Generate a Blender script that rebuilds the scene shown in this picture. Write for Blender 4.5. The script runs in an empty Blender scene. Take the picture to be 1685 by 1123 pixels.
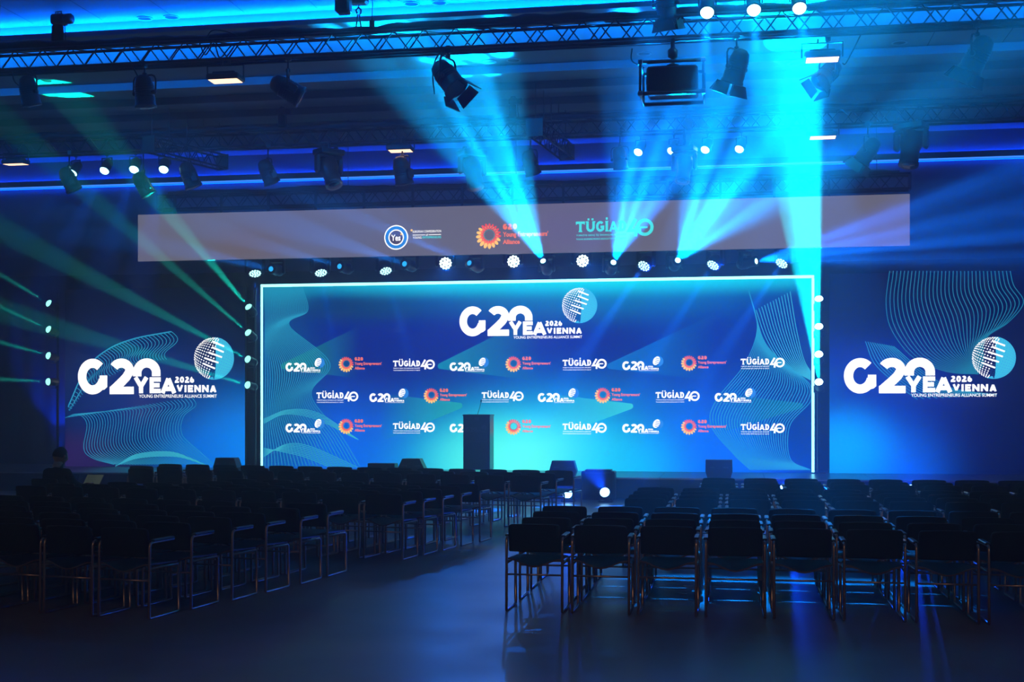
import bpy, bmesh, math, random
from mathutils import Vector, Matrix, Euler
random.seed(7)
scene = bpy.context.scene
COL = scene.collection

# ---------------------------------------------------------------- camera
F_PX, HORIZON, EYE = 2100.0, 667.0, 1.80          # focal length and horizon of the 1685x1123 frame
YAW = math.radians(9.83)
cam_d = bpy.data.cameras.new('camera')
cam_d.sensor_fit = 'HORIZONTAL'; cam_d.sensor_width = 36.0
cam_d.lens = F_PX * 36.0 / 1685.0
cam_d.shift_y = (HORIZON - 561.5) / 1685.0
cam_d.clip_start = 0.1; cam_d.clip_end = 200
cam = bpy.data.objects.new('camera', cam_d); COL.objects.link(cam)
cam.location = (0, 0, EYE); cam.rotation_euler = (math.pi / 2, 0, YAW)
scene.camera = cam

# ---------------------------------------------------------------- world: thin stage haze in a closed hall
HAZE = 0.016
world = bpy.data.worlds.new('hall_air'); scene.world = world
world.use_nodes = True
nt = world.node_tree; nt.nodes.clear()
wo = nt.nodes.new('ShaderNodeOutputWorld')
bg = nt.nodes.new('ShaderNodeBackground'); bg.inputs['Color'].default_value = (0, 0, 0, 1); bg.inputs['Strength'].default_value = 0
vs = nt.nodes.new('ShaderNodeVolumeScatter')
vs.inputs['Color'].default_value = (0.96, 0.97, 1, 1); vs.inputs['Density'].default_value = HAZE; vs.inputs['Anisotropy'].default_value = 0.5
nt.links.new(bg.outputs[0], wo.inputs['Surface']); nt.links.new(vs.outputs[0], wo.inputs['Volume'])

scene.view_settings.view_transform = 'Standard'; scene.view_settings.look = 'None'
scene.view_settings.exposure = 0.0; scene.view_settings.gamma = 1.0
scene.view_settings.use_curve_mapping = False
cy = scene.cycles
cy.use_denoising = True
cy.max_bounces = 5; cy.diffuse_bounces = 2; cy.glossy_bounces = 3; cy.transmission_bounces = 2; cy.volume_bounces = 0
cy.sample_clamp_indirect = 2.0; cy.sample_clamp_direct = 0.0
cy.caustics_reflective = False; cy.caustics_refractive = False

# ---------------------------------------------------------------- helpers
CY, SY = math.cos(YAW), math.sin(YAW)
def at(px, py, Y):
    """Point of the hall's lateral plane y = Y that the photograph shows at a pixel."""
    u = (px - 842.5) / F_PX; v = (HORIZON - py) / F_PX
    d = Y / (u * SY + CY)
    return Vector(((u * CY - SY) * d, Y, EYE + v * d))
def floor_at(px, py, z=0.0):
    u = (px - 842.5) / F_PX; d = (EYE - z) * F_PX / (py - HORIZON)
    return Vector(((u * CY - SY) * d, (u * SY + CY) * d, z))

def lin(c):
    c = c / 255.0
    return c / 12.92 if c <= 0.04045 else ((c + 0.055) / 1.055) ** 2.4
def rgb(r, g, b): return (lin(r), lin(g), lin(b), 1.0)

MATS = {}
def mat(name, color=(0.5, 0.5, 0.5, 1), rough=0.5, metal=0.0, spec=0.5, bump=None, vary=None):
    if name in MATS: return MATS[name]
    m = bpy.data.materials.new(name); m.use_nodes = True
    n = m.node_tree.nodes; l = m.node_tree.links
    b = n['Principled BSDF']
    b.inputs['Base Color'].default_value = color; b.inputs['Roughness'].default_value = rough
    b.inputs['Metallic'].default_value = metal; b.inputs['Specular IOR Level'].default_value = spec
    if vary or bump:
        tc = n.new('ShaderNodeTexCoord'); nz = n.new('ShaderNodeTexNoise')
        sc = (vary or bump)[0]
        nz.inputs['Scale'].default_value = sc; nz.inputs['Detail'].default_value = 4
        l.new(tc.outputs['Object'], nz.inputs['Vector'])
    if vary:
        mx = n.new('ShaderNodeMix'); mx.data_type = 'RGBA'
        mx.inputs['A'].default_value = color; mx.inputs['B'].default_value = vary[1]
        l.new(nz.outputs['Fac'], mx.inputs['Factor']); l.new(mx.outputs['Result'], b.inputs['Base Color'])
    if bump:
        bp = n.new('ShaderNodeBump'); bp.inputs['Strength'].default_value = bump[1]; bp.inputs['Distance'].default_value = 0.01
        l.new(nz.outputs['Fac'], bp.inputs['Height']); l.new(bp.outputs['Normal'], b.inputs['Normal'])
    MATS[name] = m
    return m
def emit(name, color, strength=1.0, sample=False):
    if name in MATS: return MATS[name]
    m = bpy.data.materials.new(name); m.use_nodes = True
    n = m.node_tree.nodes; n.clear()
    o = n.new('ShaderNodeOutputMaterial'); e = n.new('ShaderNodeEmission')
    e.inputs['Color'].default_value = color; e.inputs['Strength'].default_value = strength
    m.node_tree.links.new(e.outputs[0], o.inputs['Surface'])
    m.cycles.emission_sampling = 'FRONT' if sample else 'NONE'
    MATS[name] = m
    return m

class MB:
    """Collects shapes; build() links them as one mesh object."""
    def __init__(s): s.v = []; s.f = []; s.mi = []; s.sm = []; s.cur = 0
    def add(s, vs, fs, M=None, smooth=False):
        o = len(s.v)
        s.v += [tuple(M @ Vector(p)) if M is not None else tuple(p) for p in vs]
        for f in fs:
            s.f.append([i + o for i in f]); s.mi.append(s.cur); s.sm.append(smooth)
        return s
    def box(s, c, d, M=None):
        x, y, z = c; a, b, e = d[0] / 2, d[1] / 2, d[2] / 2
        vs = [(x + i * a, y + j * b, z + k * e) for k in (-1, 1) for j in (-1, 1) for i in (-1, 1)]
        return s.add(vs, [(0, 2, 3, 1), (4, 5, 7, 6), (0, 1, 5, 4), (2, 6, 7, 3), (0, 4, 6, 2), (1, 3, 7, 5)], M)
    def cbox(s, c, d, b=0.01, M=None):
        """box with chamfered edges"""
        x, y, z = c; h = [q / 2 for q in d]; b = min(b, min(h) * 0.9)
        vs = []; idx = {}
        for i in (-1, 1):
            for j in (-1, 1):
                for k in (-1, 1):
                    for ax in range(3):
                        p = [i * (h[0] - b), j * (h[1] - b), k * (h[2] - b)]; p[ax] = (i, j, k)[ax] * h[ax]
                        idx[(i, j, k, ax)] = len(vs); vs.append((x + p[0], y + p[1], z + p[2]))
        fs = []
        for ax in range(3):
            o1, o2 = (ax + 1) % 3, (ax + 2) % 3
            for sg in (-1, 1):
                q = []
                for (p1, p2) in ((-1, -1), (1, -1), (1, 1), (-1, 1)):
                    key = [0, 0, 0]; key[ax] = sg; key[o1] = p1; key[o2] = p2
                    q.append(idx[(key[0], key[1], key[2], ax)])
                fs.append(q if sg > 0 else q[::-1])
            for p1 in (-1, 1):
                for p2 in (-1, 1):
                    q = []
                    for sg, a in ((-1, o1), (1, o1), (1, o2), (-1, o2)):
                        key = [0, 0, 0]; key[ax] = sg; key[o1] = p1; key[o2] = p2
                        q.append(idx[(key[0], key[1], key[2], a)])
                    fs.append(q if p1 * p2 > 0 else q[::-1])
        for i in (-1, 1):
            for j in (-1, 1):
                for k in (-1, 1):
                    t = [idx[(i, j, k, a)] for a in range(3)]
                    fs.append(t if i * j * k > 0 else t[::-1])
        return s.add(vs, fs, M)
    def tube(s, pts, r, n=6, M=None, closed=False, caps=True):
        pts = [Vector(p) for p in pts]; m = len(pts); vs = []
        rr = r if isinstance(r, (list, tuple)) else [r] * m
        up = None
        for i, p in enumerate(pts):
            a = pts[(i - 1) % m] if (closed or i > 0) else None
            b = pts[(i + 1) % m] if (closed or i < m - 1) else None
            t = ((p - a).normalized() if a is not None else Vector()) + ((b - p).normalized() if b is not None else Vector())
            t = t.normalized() if t.length > 1e-6 else Vector((0, 0, 1))
            if up is None: up = t.orthogonal().normalized()
            else:
                up = up - t * up.dot(t); up = up.normalized() if up.length > 1e-6 else t.orthogonal().normalized()
            w = t.cross(up)
            k = 1.0
            if a is not None and b is not None:
                cs = max(0.35, (p - a).normalized().dot(t)); k = 1.0 / cs
            for j in range(n):
                g = 2 * math.pi * j / n
                vs.append(p + up * (math.cos(g) * rr[i] * k) + w * (math.sin(g) * rr[i] * k))
        fs = []
        for i in range(m if closed else m - 1):
            for j in range(n):
                i2 = (i + 1) % m
                fs.append((i * n + j, i * n + (j + 1) % n, i2 * n + (j + 1) % n, i2 * n + j))
        if caps and not closed:
            fs.append(tuple(range(n))[::-1]); fs.append(tuple((m - 1) * n + j for j in range(n)))
        return s.add(vs, fs, M, smooth=True)
    def lathe(s, prof, n=16, M=None, smooth=True):
        vs = []; fs = []
        for (r, z) in prof:
            for j in range(n):
                g = 2 * math.pi * j / n
                vs.append((r * math.cos(g), r * math.sin(g), z))
        for i in range(len(prof) - 1):
            for j in range(n):
                fs.append((i * n + j, i * n + (j + 1) % n, (i + 1) * n + (j + 1) % n, (i + 1) * n + j))
        if prof[0][0] > 1e-5: fs.append(tuple(range(n))[::-1])
        if prof[-1][0] > 1e-5: fs.append(tuple((len(prof) - 1) * n + j for j in range(n)))
        return s.add(vs, fs, M, smooth=smooth)
    def prism(s, out, y0, y1, M=None):
        """outline in (x, z) pushed from y0 to y1"""
        n = len(out)
        vs = [(x, y0, z) for x, z in out] + [(x, y1, z) for x, z in out]
        fs = [tuple(range(n)), tuple(range(2 * n - 1, n - 1, -1))]
        fs += [(i, i + n, (i + 1) % n + n, (i + 1) % n) for i in range(n)]
        return s.add(vs, fs, M)
    def mesh(s, name, mats):
        me = bpy.data.meshes.new(name); me.from_pydata(s.v, [], s.f)
        for m in (mats if isinstance(mats, (list, tuple)) else [mats]): me.materials.append(m)
        me.polygons.foreach_set('material_index', s.mi); me.polygons.foreach_set('use_smooth', s.sm)
        me.update()
        return me
    def build(s, name, mats, parent=None, loc=None, rot=None):
        return inst(name, s.mesh(name, mats), parent, loc, rot)
def inst(name, me, parent=None, loc=None, rot=None):
    o = bpy.data.objects.new(name, me); COL.objects.link(o)
    if parent is not None: o.parent = parent
    if loc is not None: o.location = loc
    if rot is not None: o.rotation_euler = rot
    return o
def tag(o, label=None, cat=None, group=None, kind=None):
    if label: o['label'] = label
    if cat: o['category'] = cat
    if group: o['group'] = group
    if kind: o['kind'] = kind
    return o
def thing(name, label, cat, loc=(0, 0, 0), rotz=0.0, group=None):
    e = inst(name, None, None, loc, (0, 0, rotz)); e.empty_display_size = 0.2
    return tag(e, label, cat, group)
def dup(o, parent=None):
    c = o.copy(); COL.objects.link(c); c.parent = parent
    for ch in list(o.children): dup(ch, c)
    return c
def spot(name, loc, aim, color, power, angle, blend=0.25, radius=0.04, gobo=None, parent=None):
    """a stage lamp's own light; angle in degrees"""
    d = bpy.data.lights.new(name, 'SPOT')
    d.color = color; d.energy = power; d.spot_size = math.radians(angle); d.spot_blend = blend; d.shadow_soft_size = radius
    o = bpy.data.objects.new(name, d); COL.objects.link(o)
    aim = Vector(aim).normalized()
    o.location = Vector(loc) + aim * 0.02
    o.rotation_mode = 'QUATERNION'; o.rotation_quaternion = aim.to_track_quat('-Z', 'Y')
    if gobo:
        scale, thr, seed = gobo
        d.use_nodes = True; n = d.node_tree.nodes; l = d.node_tree.links
        em = n.get('Emission') or n.new('ShaderNodeEmission')
        tc = n.new('ShaderNodeTexCoord'); mp = n.new('ShaderNodeMapping'); vo = n.new('ShaderNodeTexVoronoi')
        mp.inputs['Location'].default_value = (seed, seed * 1.7, 0)
        vo.voronoi_dimensions = '2D'; vo.inputs['Scale'].default_value = scale
        sep = n.new('ShaderNodeSeparateXYZ'); dx = n.new('ShaderNodeMath'); dy = n.new('ShaderNodeMath'); cb = n.new('ShaderNodeCombineXYZ')
        dx.operation = dy.operation = 'DIVIDE'
        l.new(tc.outputs['Normal'], sep.inputs[0])
        l.new(sep.outputs[0], dx.inputs[0]); l.new(sep.outputs[2], dx.inputs[1]); l.new(sep.outputs[1], dy.inputs[0]); l.new(sep.outputs[2], dy.inputs[1])
        l.new(dx.outputs[0], cb.inputs[0]); l.new(dy.outputs[0], cb.inputs[1]); l.new(cb.outputs[0], mp.inputs['Vector'])
        l.new(mp.outputs[0], vo.inputs['Vector'])
        mr = n.new('ShaderNodeMapRange'); mr.inputs['From Min'].default_value = thr; mr.inputs['From Max'].default_value = thr * 0.45
        mr.inputs['To Min'].default_value = 0.10; mr.inputs['To Max'].default_value = 3.2
        l.new(vo.outputs['Distance'], mr.inputs['Value']); l.new(mr.outputs[0], em.inputs['Strength'])
    if parent is not None:
        o.parent = parent; o.matrix_parent_inverse = parent.matrix_world.inverted() if False else Matrix.Identity(4)
    return o
ORD = ['first', 'second', 'third', 'fourth', 'fifth', 'sixth', 'seventh', 'eighth', 'ninth', 'tenth', 'eleventh', 'twelfth', 'thirteenth', 'fourteenth', 'fifteenth', 'sixteenth', 'seventeenth', 'eighteenth']

# ---------------------------------------------------------------- text and strokes for screens
def text_tris(body, bold=0.0):
    c = bpy.data.curves.new('txt', 'FONT'); c.body = body; c.offset = bold; c.resolution_u = 3
    o = bpy.data.objects.new('txt', c); COL.objects.link(o); bpy.context.view_layer.update()
    me = bpy.data.meshes.new_from_object(o.evaluated_get(bpy.context.evaluated_depsgraph_get()))
    vs = [(v.co.x, v.co.y) for v in me.vertices]; fs = [tuple(p.vertices) for p in me.polygons]
    bpy.data.objects.remove(o); bpy.data.curves.remove(c); bpy.data.meshes.remove(me)
    return vs, fs
def fit_text(mb, body, x0, x1, z0, z1, bold=0.02, y=0.0):
    vs, fs = text_tris(body, bold)
    ax = min(v[0] for v in vs); bx = max(v[0] for v in vs); az = min(v[1] for v in vs); bz = max(v[1] for v in vs)
    mb.add([(x0 + (v[0] - ax) / (bx - ax) * (x1 - x0), y, z0 + (v[1] - az) / (bz - az) * (z1 - z0)) for v in vs], fs)
def stroke(mb, pts, w, y=0.0, closed=False):
    pts = [Vector((p[0], p[1])) for p in pts]; n = len(pts); vs = []
    for i, p in enumerate(pts):
        a = pts[i - 1] if (i > 0 or closed) else None; b = pts[(i + 1) % n] if (i < n - 1 or closed) else None
        t = (p - a).normalized() if a is not None else Vector((0, 0))
        if b is not None: t = t + (b - p).normalized()
        t = t.normalized() if t.length > 1e-6 else Vector((1, 0)); nn = Vector((-t.y, t.x))
        k = 1.0
        if a is not None and b is not None: k = 1 / max(0.4, (p - a).normalized().dot(t))
        ww = w[i] if isinstance(w, (list, tuple)) else w
        for sg in (1, -1): q = p + nn * (sg * ww / 2 * k); vs.append((q.x, y, q.y))
    fs = [(2 * i, 2 * i + 1, 2 * ((i + 1) % n) + 1, 2 * ((i + 1) % n)) for i in range(n if closed else n - 1)]
    mb.add(vs, fs)
def arc(cx, cz, rx, rz, a0, a1, n=24):
    return [(cx + rx * math.cos(math.radians(a0 + (a1 - a0) * i / n)), cz + rz * math.sin(math.radians(a0 + (a1 - a0) * i / n))) for i in range(n + 1)]
def disc(mb, cx, cz, rx, rz=None, n=20, y=0.0, rot=0.0):
    rz = rx if rz is None else rz; c, s_ = math.cos(rot), math.sin(rot)
    ps = []
    for i in range(n):
        a = 2 * math.pi * i / n; px, pz = rx * math.cos(a), rz * math.sin(a)
        ps.append((cx + px * c - pz * s_, y, cz + px * s_ + pz * c))
    mb.add(ps, [tuple(range(n))])
def rect(mb, x0, x1, z0, z1, y=0.0): mb.add([(x0, y, z0), (x1, y, z0), (x1, y, z1), (x0, y, z1)], [(0, 1, 2, 3)])
def catmull(P, n=10):
    P = [Vector(p) for p in P]; Q = [P[0] * 2 - P[1]] + P + [P[-1] * 2 - P[-2]]; out = []
    for i in range(1, len(Q) - 2):
        for k in range(n):
            t = k / n; a, b, c, d = Q[i - 1], Q[i], Q[i + 1], Q[i + 2]
            out.append(0.5 * ((2 * b) + (c - a) * t + (2 * a - 5 * b + 4 * c - d) * t * t + (3 * b - a - 3 * c + d) * t ** 3))
    out.append(P[-1]); return out
# ================================================================ THE HALL
X0, X1, Y0, Y1 = -22.0, 12.0, -8.0, 29.2
def ss(name, mb, m, **k): return tag(mb.build(name, m, **k), kind='structure')

# floor: worn polished screed
m = bpy.data.materials.new('polished_screed'); m.use_nodes = True
n = m.node_tree.nodes; l = m.node_tree.links; b = n['Principled BSDF']
tc = n.new('ShaderNodeTexCoord'); nz = n.new('ShaderNodeTexNoise'); nz.inputs['Scale'].default_value = 0.55; nz.inputs['Detail'].default_value = 7; nz.inputs['Roughness'].default_value = 0.62
nz2 = n.new('ShaderNodeTexNoise'); nz2.inputs['Scale'].default_value = 0.9; nz2.inputs['Detail'].default_value = 2
l.new(tc.outputs['Object'], nz.inputs['Vector']); l.new(tc.outputs['Object'], nz2.inputs['Vector'])
cr = n.new('ShaderNodeValToRGB'); cr.color_ramp.elements[0].position = 0.3; cr.color_ramp.elements[0].color = (0.11, 0.11, 0.115, 1)
cr.color_ramp.elements[1].position = 0.75; cr.color_ramp.elements[1].color = (0.17, 0.165, 0.165, 1)
l.new(nz.outputs['Fac'], cr.inputs['Fac']); l.new(cr.outputs['Color'], b.inputs['Base Color'])
mr = n.new('ShaderNodeMapRange'); mr.inputs['From Min'].default_value = 0.3; mr.inputs['From Max'].default_value = 0.7; mr.inputs['To Min'].default_value = 0.33; mr.inputs['To Max'].default_value = 0.42
l.new(nz2.outputs['Fac'], mr.inputs['Value']); l.new(mr.outputs[0], b.inputs['Roughness'])
M_FLOOR = m
floor = ss('floor', MB().box(((X0 + X1) / 2, (Y0 + Y1) / 2, -0.1), (X1 - X0, Y1 - Y0, 0.2)), M_FLOOR)
M_WALL = mat('wall_paint', (0.16, 0.17, 0.20, 1), 0.75, spec=0.2, vary=(0.6, (0.20, 0.21, 0.24, 1)))
M_CEIL = mat('ceiling_plaster', (0.24, 0.26, 0.30, 1), 0.7, spec=0.25, vary=(0.8, (0.28, 0.30, 0.33, 1)))
M_CEIL2 = mat('ceiling_moulding', (0.20, 0.22, 0.26, 1), 0.7, spec=0.25)
ss('wall_back', MB().box(((X0 + X1) / 2, Y1 + 0.1, 4.2), (X1 - X0 + 0.4, 0.2, 8.4)), M_WALL)
ss('wall_rear', MB().box(((X0 + X1) / 2, Y0 - 0.1, 4.2), (X1 - X0 + 0.4, 0.2, 8.4)), M_WALL)
ss('wall_left', MB().box((X0 - 0.1, (Y0 + Y1) / 2, 4.2), (0.2, Y1 - Y0, 8.4)), M_WALL)
ss('wall_right', MB().box((X1 + 0.1, (Y0 + Y1) / 2, 4.2), (0.2, Y1 - Y0, 8.4)), M_WALL)
# ceiling: a stepped profile that runs the width of the hall (a lit coffer, then dropped ribs)
prof = [(Y0, 8.0), (19.25, 8.0), (19.25, 7.80), (19.0, 7.80), (19.0, 7.72), (19.72, 7.72), (19.72, 7.80), (19.5, 7.80), (19.5, 8.34), (19.75, 8.34), (19.75, 8.30), (20.1, 8.30), (20.1, 8.34), (21.1, 8.34), (21.1, 7.82)]
for q in (22.25, 23.45, 24.7, 26.0):
    prof += [(q, 7.82), (q, 7.68), (q + 0.34, 7.68), (q + 0.34, 7.82)]
prof += [(Y1, 7.82), (Y1, 8.5), (Y0, 8.5)]
mb = MB(); k = len(prof)
mb.add([(X0, y, z) for y, z in prof] + [(X1, y, z) for y, z in prof], [(i, (i + 1) % k, (i + 1) % k + k, i + k) for i in range(k)])
ceiling = ss('ceiling', mb, M_CEIL)
# plank seams of the near ceiling field and the field behind it
M_SEAM = mat('seam_shadow_gap', (0.02, 0.02, 0.025, 1), 0.9)
for x in [X0 + 1.2 * i for i in range(1, 28)]:
    if -18 < x < 9:
        MB().box((x, 18.0, 7.999), (0.012, 2.2, 0.004)).build('seam', M_SEAM, ceiling)
        if int(x * 10) % 2: MB().box((x, 21.68, 7.819), (0.012, 1.1, 0.004)).build('seam', M_SEAM, ceiling)
# recessed downlights, unlit
M_TRIM = mat('downlight_trim', (0.35, 0.36, 0.38, 1), 0.4); M_DARK = mat('downlight_well', (0.01, 0.01, 0.012, 1), 0.6)
spots = [(238, 30, 8.0), (282, 28, 8.0), (677, 6, 8.0), (723, 4, 8.0), (75, 132, 7.82), (805, 101, 7.82), (845, 99, 7.82), (1060, 88, 7.82), (1480, 70, 7.82)]
for i, (px, py, z) in enumerate(spots):
    d = (z - EYE) * F_PX / (HORIZON - py); u = (px - 842.5) / F_PX
    p = Vector(((u * CY - SY) * d, (u * SY + CY) * d, z))
    t = thing('recessed_downlight', 'unlit round recessed downlight, %s from the left in the ceiling' % ORD[[0, 1, 2, 3, 0, 1, 2, 3, 4][i]] + (' before the lit coffer' if i < 4 else ' behind the lit coffer'), 'downlight', p, 0, 'recessed ceiling downlights')
    mb = MB(); pr = [(0.13, -0.001), (0.13, -0.012), (0.105, -0.012), (0.105, -0.003)]
    mb.lathe(pr, 20); mb.build('trim_ring', M_TRIM, t)
    mb = MB(); mb.lathe([(0.105, -0.002), (0.09, -0.006), (0.0, -0.006)], 20); mb.build('lamp_well', M_DARK, t)

# coffer light line (LED strip lying behind the lip) and the ledge light on the back wall
BLUE = (0.0, 0.16, 1.0)
M_COVE = emit('coffer_led', (0.0, 0.20, 1.0, 1), 1200.0, True)
t = thing('coffer_light', 'blue LED strip hidden behind the lip of the ceiling coffer', 'LED strip', (-5, 19.60, 7.81))
MB().box((0, 0, 0), (25, 0.08, 0.016)).build('channel', M_TRIM, t)
MB().box((0, 0.0, 0.012), (25, 0.05, 0.006)).build('diffuser', M_COVE, t)
M_LEDGE = emit('ledge_led', (0.0, 0.045, 1.0, 1), 110.0, True)
t = thing('added_lip_light', 'added unseen blue LED strip on the camera side of the ceiling coffer lip', 'LED strip', (-5, 19.15, 7.808))  # unseen strip added to brighten the near ceiling field
MB().box((0, 0, 0), (25, 0.05, 0.01)).build('channel', M_TRIM, t)
MB().box((0, -0.01, 0.009), (25, 0.03, 0.008)).build('diffuser', emit('added_lip_led', (0.0, 0.12, 1.0, 1), 480.0, True), t)
t = thing('wall_ledge_light', 'long blue LED ledge line high on the back wall', 'LED strip', (-5.5, Y1, 7.24))
MB().box((0, -0.06, 0.0), (33, 0.12, 0.07)).build('ledge', mat('ledge_metal', (0.03, 0.03, 0.035, 1), 0.5), t)
MB().box((0, -0.115, 0.06), (33, 0.01, 0.07)).build('added_light_rim', MATS['ledge_metal'], t)  # rim added to keep the uplight from spilling into the haze
MB().box((0, -0.05, 0.045), (33, 0.03, 0.012)).build('uplight', M_LEDGE, t)
MB().box((0, -0.105, -0.055), (33, 0.02, 0.035)).build('front_lens', emit('ledge_face', (0.04, 0.24, 1.0, 1), 1.8), t)
MB().box((0, -0.06, -0.085), (33, 0.03, 0.01)).build('downlight', emit('added_ledge_down', (0.0, 0.04, 1.0, 1), 20.0, True), t)  # downward glow added to brighten the wall below the ledge

# ================================================================ STAGE
YS = 27.0                                             # face of the LED walls
ST = 0.40                                             # stage height
YF = 24.6                                             # stage front
M_STAGE = mat('stage_vinyl', (0.045, 0.05, 0.06, 1), 0.28, spec=0.6, bump=(14, 0.06))
M_BLACK = mat('black_cloth', (0.012, 0.012, 0.014, 1), 0.9, spec=0.1)
M_EDGE = mat('stage_edge_metal', (0.55, 0.57, 0.6, 1), 0.3, metal=0.9)
st = thing('stage', 'low dark stage platform across the hall below the LED walls', 'stage', (-4.4, YF, 0))
for i in range(13):                                   # deck panels, two metres wide
    x = -12 + 2.0 * i
    MB().cbox((x, 1.7, ST - 0.02), (1.994, 3.4, 0.04), 0.004).build('deck_panel', M_STAGE, st)
    MB().box((x, 0.012, (ST - 0.04) / 2), (1.994, 0.024, ST - 0.042)).build('skirt_panel', M_BLACK, st)
    MB().box((x, -0.006, ST - 0.014), (1.994, 0.012, 0.026)).build('added_edge_trim', M_EDGE, st)  # bright metal trim added for the reflected glints along the stage lip
# black masking drape behind the LED walls, pleated
mb = MB(); NX = 220; pts = []
for i in range(NX + 1):
    x = -17.6 + i * 26.2 / NX
    pts.append((x, 28.3 + 0.05 * math.sin(i * 1.35)))
mb.add([(x, y, 0.0) for x, y in pts] + [(x, y, 4.9) for x, y in pts], [(i, i + 1, i + NX + 2, i + NX + 1) for i in range(NX)], smooth=True)
tag(mb.build('backdrop_curtain', M_BLACK), 'black pleated backdrop curtain behind the LED walls', 'curtain')

# ---------------------------------------------------------------- LED walls
TR = 1.5                                             # screens are bright enough to carry through the haze
def led_material(name, base, blobs, gain=TR):
    m = bpy.data.materials.new(name); m.use_nodes = True
    n = m.node_tree.nodes; l = m.node_tree.links; n.clear()
    out = n.new('ShaderNodeOutputMaterial'); e = n.new('ShaderNodeEmission'); e.inputs['Strength'].default_value = gain
    l.new(e.outputs[0], out.inputs['Surface'])
    tc = n.new('ShaderNodeTexCoord'); cur = None
    for (cx, cz, rx, rz, col, wt) in blobs:
        mp = n.new('ShaderNodeMapping'); mp.vector_type = 'POINT'
        mp.inputs['Scale'].default_value = (1 / rx, 0, 1 / rz); mp.inputs['Location'].default_value = (-cx / rx, 0, -cz / rz)
        ln = n.new('ShaderNodeVectorMath'); ln.operation = 'LENGTH'
        r_ = n.new('ShaderNodeMapRange'); r_.interpolation_type = 'SMOOTHERSTEP'
        r_.inputs['From Min'].default_value = 0; r_.inputs['From Max'].default_value = 1; r_.inputs['To Min'].default_value = wt; r_.inputs['To Max'].default_value = 0
        mx = n.new('ShaderNodeMix'); mx.data_type = 'RGBA'; mx.inputs['B'].default_value = col
        l.new(tc.outputs['Object'], mp.inputs['Vector']); l.new(mp.outputs[0], ln.inputs[0]); l.new(ln.outputs['Value'], r_.inputs['Value']); l.new(r_.outputs[0], mx.inputs['Factor'])
        if cur is None: mx.inputs['A'].default_value = base
        else: l.new(cur, mx.inputs['A'])
        cur = mx.outputs['Result']
    l.new(cur, e.inputs['Color'])
    m.cycles.emission_sampling = 'FRONT'
    return m
M_CASE = mat('led_cabinet', (0.015, 0.015, 0.017, 1), 0.6)
WHITE = emit('led_white', (0.95, 0.93, 0.90, 1), 1.25 * TR)
L_ORANGE = emit('led_orange', rgb(255, 120, 90), TR); L_RED = emit('led_red', rgb(240, 80, 80), TR); L_YEL = emit('led_amber', rgb(255, 200, 110), TR); L_TEAL = emit('led_teal', rgb(60, 150, 150), TR)
L_SKY = emit('led_sky', rgb(60, 190, 225), TR); L_CYAN = emit('led_cyan', rgb(70, 225, 225), TR); L_BLUE = emit('led_globe_blue', rgb(40, 130, 215), TR)
L_LINE = emit('led_wave_line', rgb(40, 160, 200), 0.85 * TR); L_LINE2 = emit('led_wave_line_bright', rgb(60, 190, 215), 0.8 * TR)
LOGO_MATS = [WHITE, L_SKY, L_BLUE, L_RED, L_ORANGE, L_YEL, L_TEAL, L_CYAN]

def scr(px, py, ox): p = at(px, py, YS); return (p.x - ox, p.z - ST)
GL = {  # caps as centre lines in a unit box; h = half stroke in x, k = half stroke in z
 'T': lambda h, k: [[(0, 1 - k), (1, 1 - k)], [(.5, 1 - k), (.5, 0)]],
 'U': lambda h, k: [[(h, 1), (h, .42)] + arc(.5, .42, .5 - h, .42 - k, 180, 360, 14)[1:-1] + [(1 - h, .42), (1 - h, 1)]],
 'G': lambda h, k: [arc(.52, .5, .52 - h, .5 - k, 45, 322, 24), [(1 - h, .16), (1 - h, .5)], [(.55, .5 - k * .4), (1, .5 - k * .4)]],
 'I': lambda h, k: [[(.5, 0), (.5, 1)]],
 'A': lambda h, k: [[(h, 0), (.5, 1 - k * .6)], [(1 - h, 0), (.5, 1 - k * .6)], [(.24, .27), (.76, .27)]],
 'D': lambda h, k: [[(h, 0), (h, 1)], [(h, 1 - k), (.42, 1 - k)] + arc(.42, .5, .58 - h, .5 - k, 90, -90, 14)[1:-1] + [(.42, k), (h, k)]],
 'Y': lambda h, k: [[(h, 1), (.5, .42)], [(1 - h, 1), (.5, .42)], [(.5, .46), (.5, 0)]],
 'E': lambda h, k: [[(h, 0), (h, 1)], [(h, 1 - k), (1, 1 - k)], [(h, .5), (.9, .5)], [(h, k), (1, k)]],
 'V': lambda h, k: [[(h, 1), (.5, k)], [(1 - h, 1), (.5, k)]],
 'N': lambda h, k: [[(h, 0), (h, 1)], [(h, 1 - k * .6), (1 - h, k * .6)], [(1 - h, 0), (1 - h, 1)]],
 '2': lambda h, k: [arc(.48, .68, .46 - h, .32 - k, 155, -20, 12) + [(h * .9, k * 1.6)], [(0, k), (1, k)]],
 '0': lambda h, k: [arc(.5, .5, .5 - h, .5 - k, 0, 360, 22)],
 '6': lambda h, k: [arc(.5, .34, .5 - h, .34 - k, 0, 360, 18), arc(.62, .36, .62 - h, .64 - k, 178, 100, 10)],
}
def caps(mb, body, x0, x1, z0, z1, sw, y, widths=None):
    ws = widths or [{'I': .38, 'E': .8, 'T': .9}.get(c, 1.0) for c in body]; gap = .16
    tot = sum(ws) + gap * (len(ws) - 1); x = x0; u_ = (x1 - x0) / tot; H_ = z1 - z0
    for c, w_ in zip(body, ws):
        W_ = w_ * u_
        for pl in GL[c](sw / 2 / W_, sw / 2 / H_): stroke(mb, [(x + p[0] * W_, z0 + p[1] * H_) for p in pl], sw, y)
        x += (w_ + gap) * u_
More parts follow.
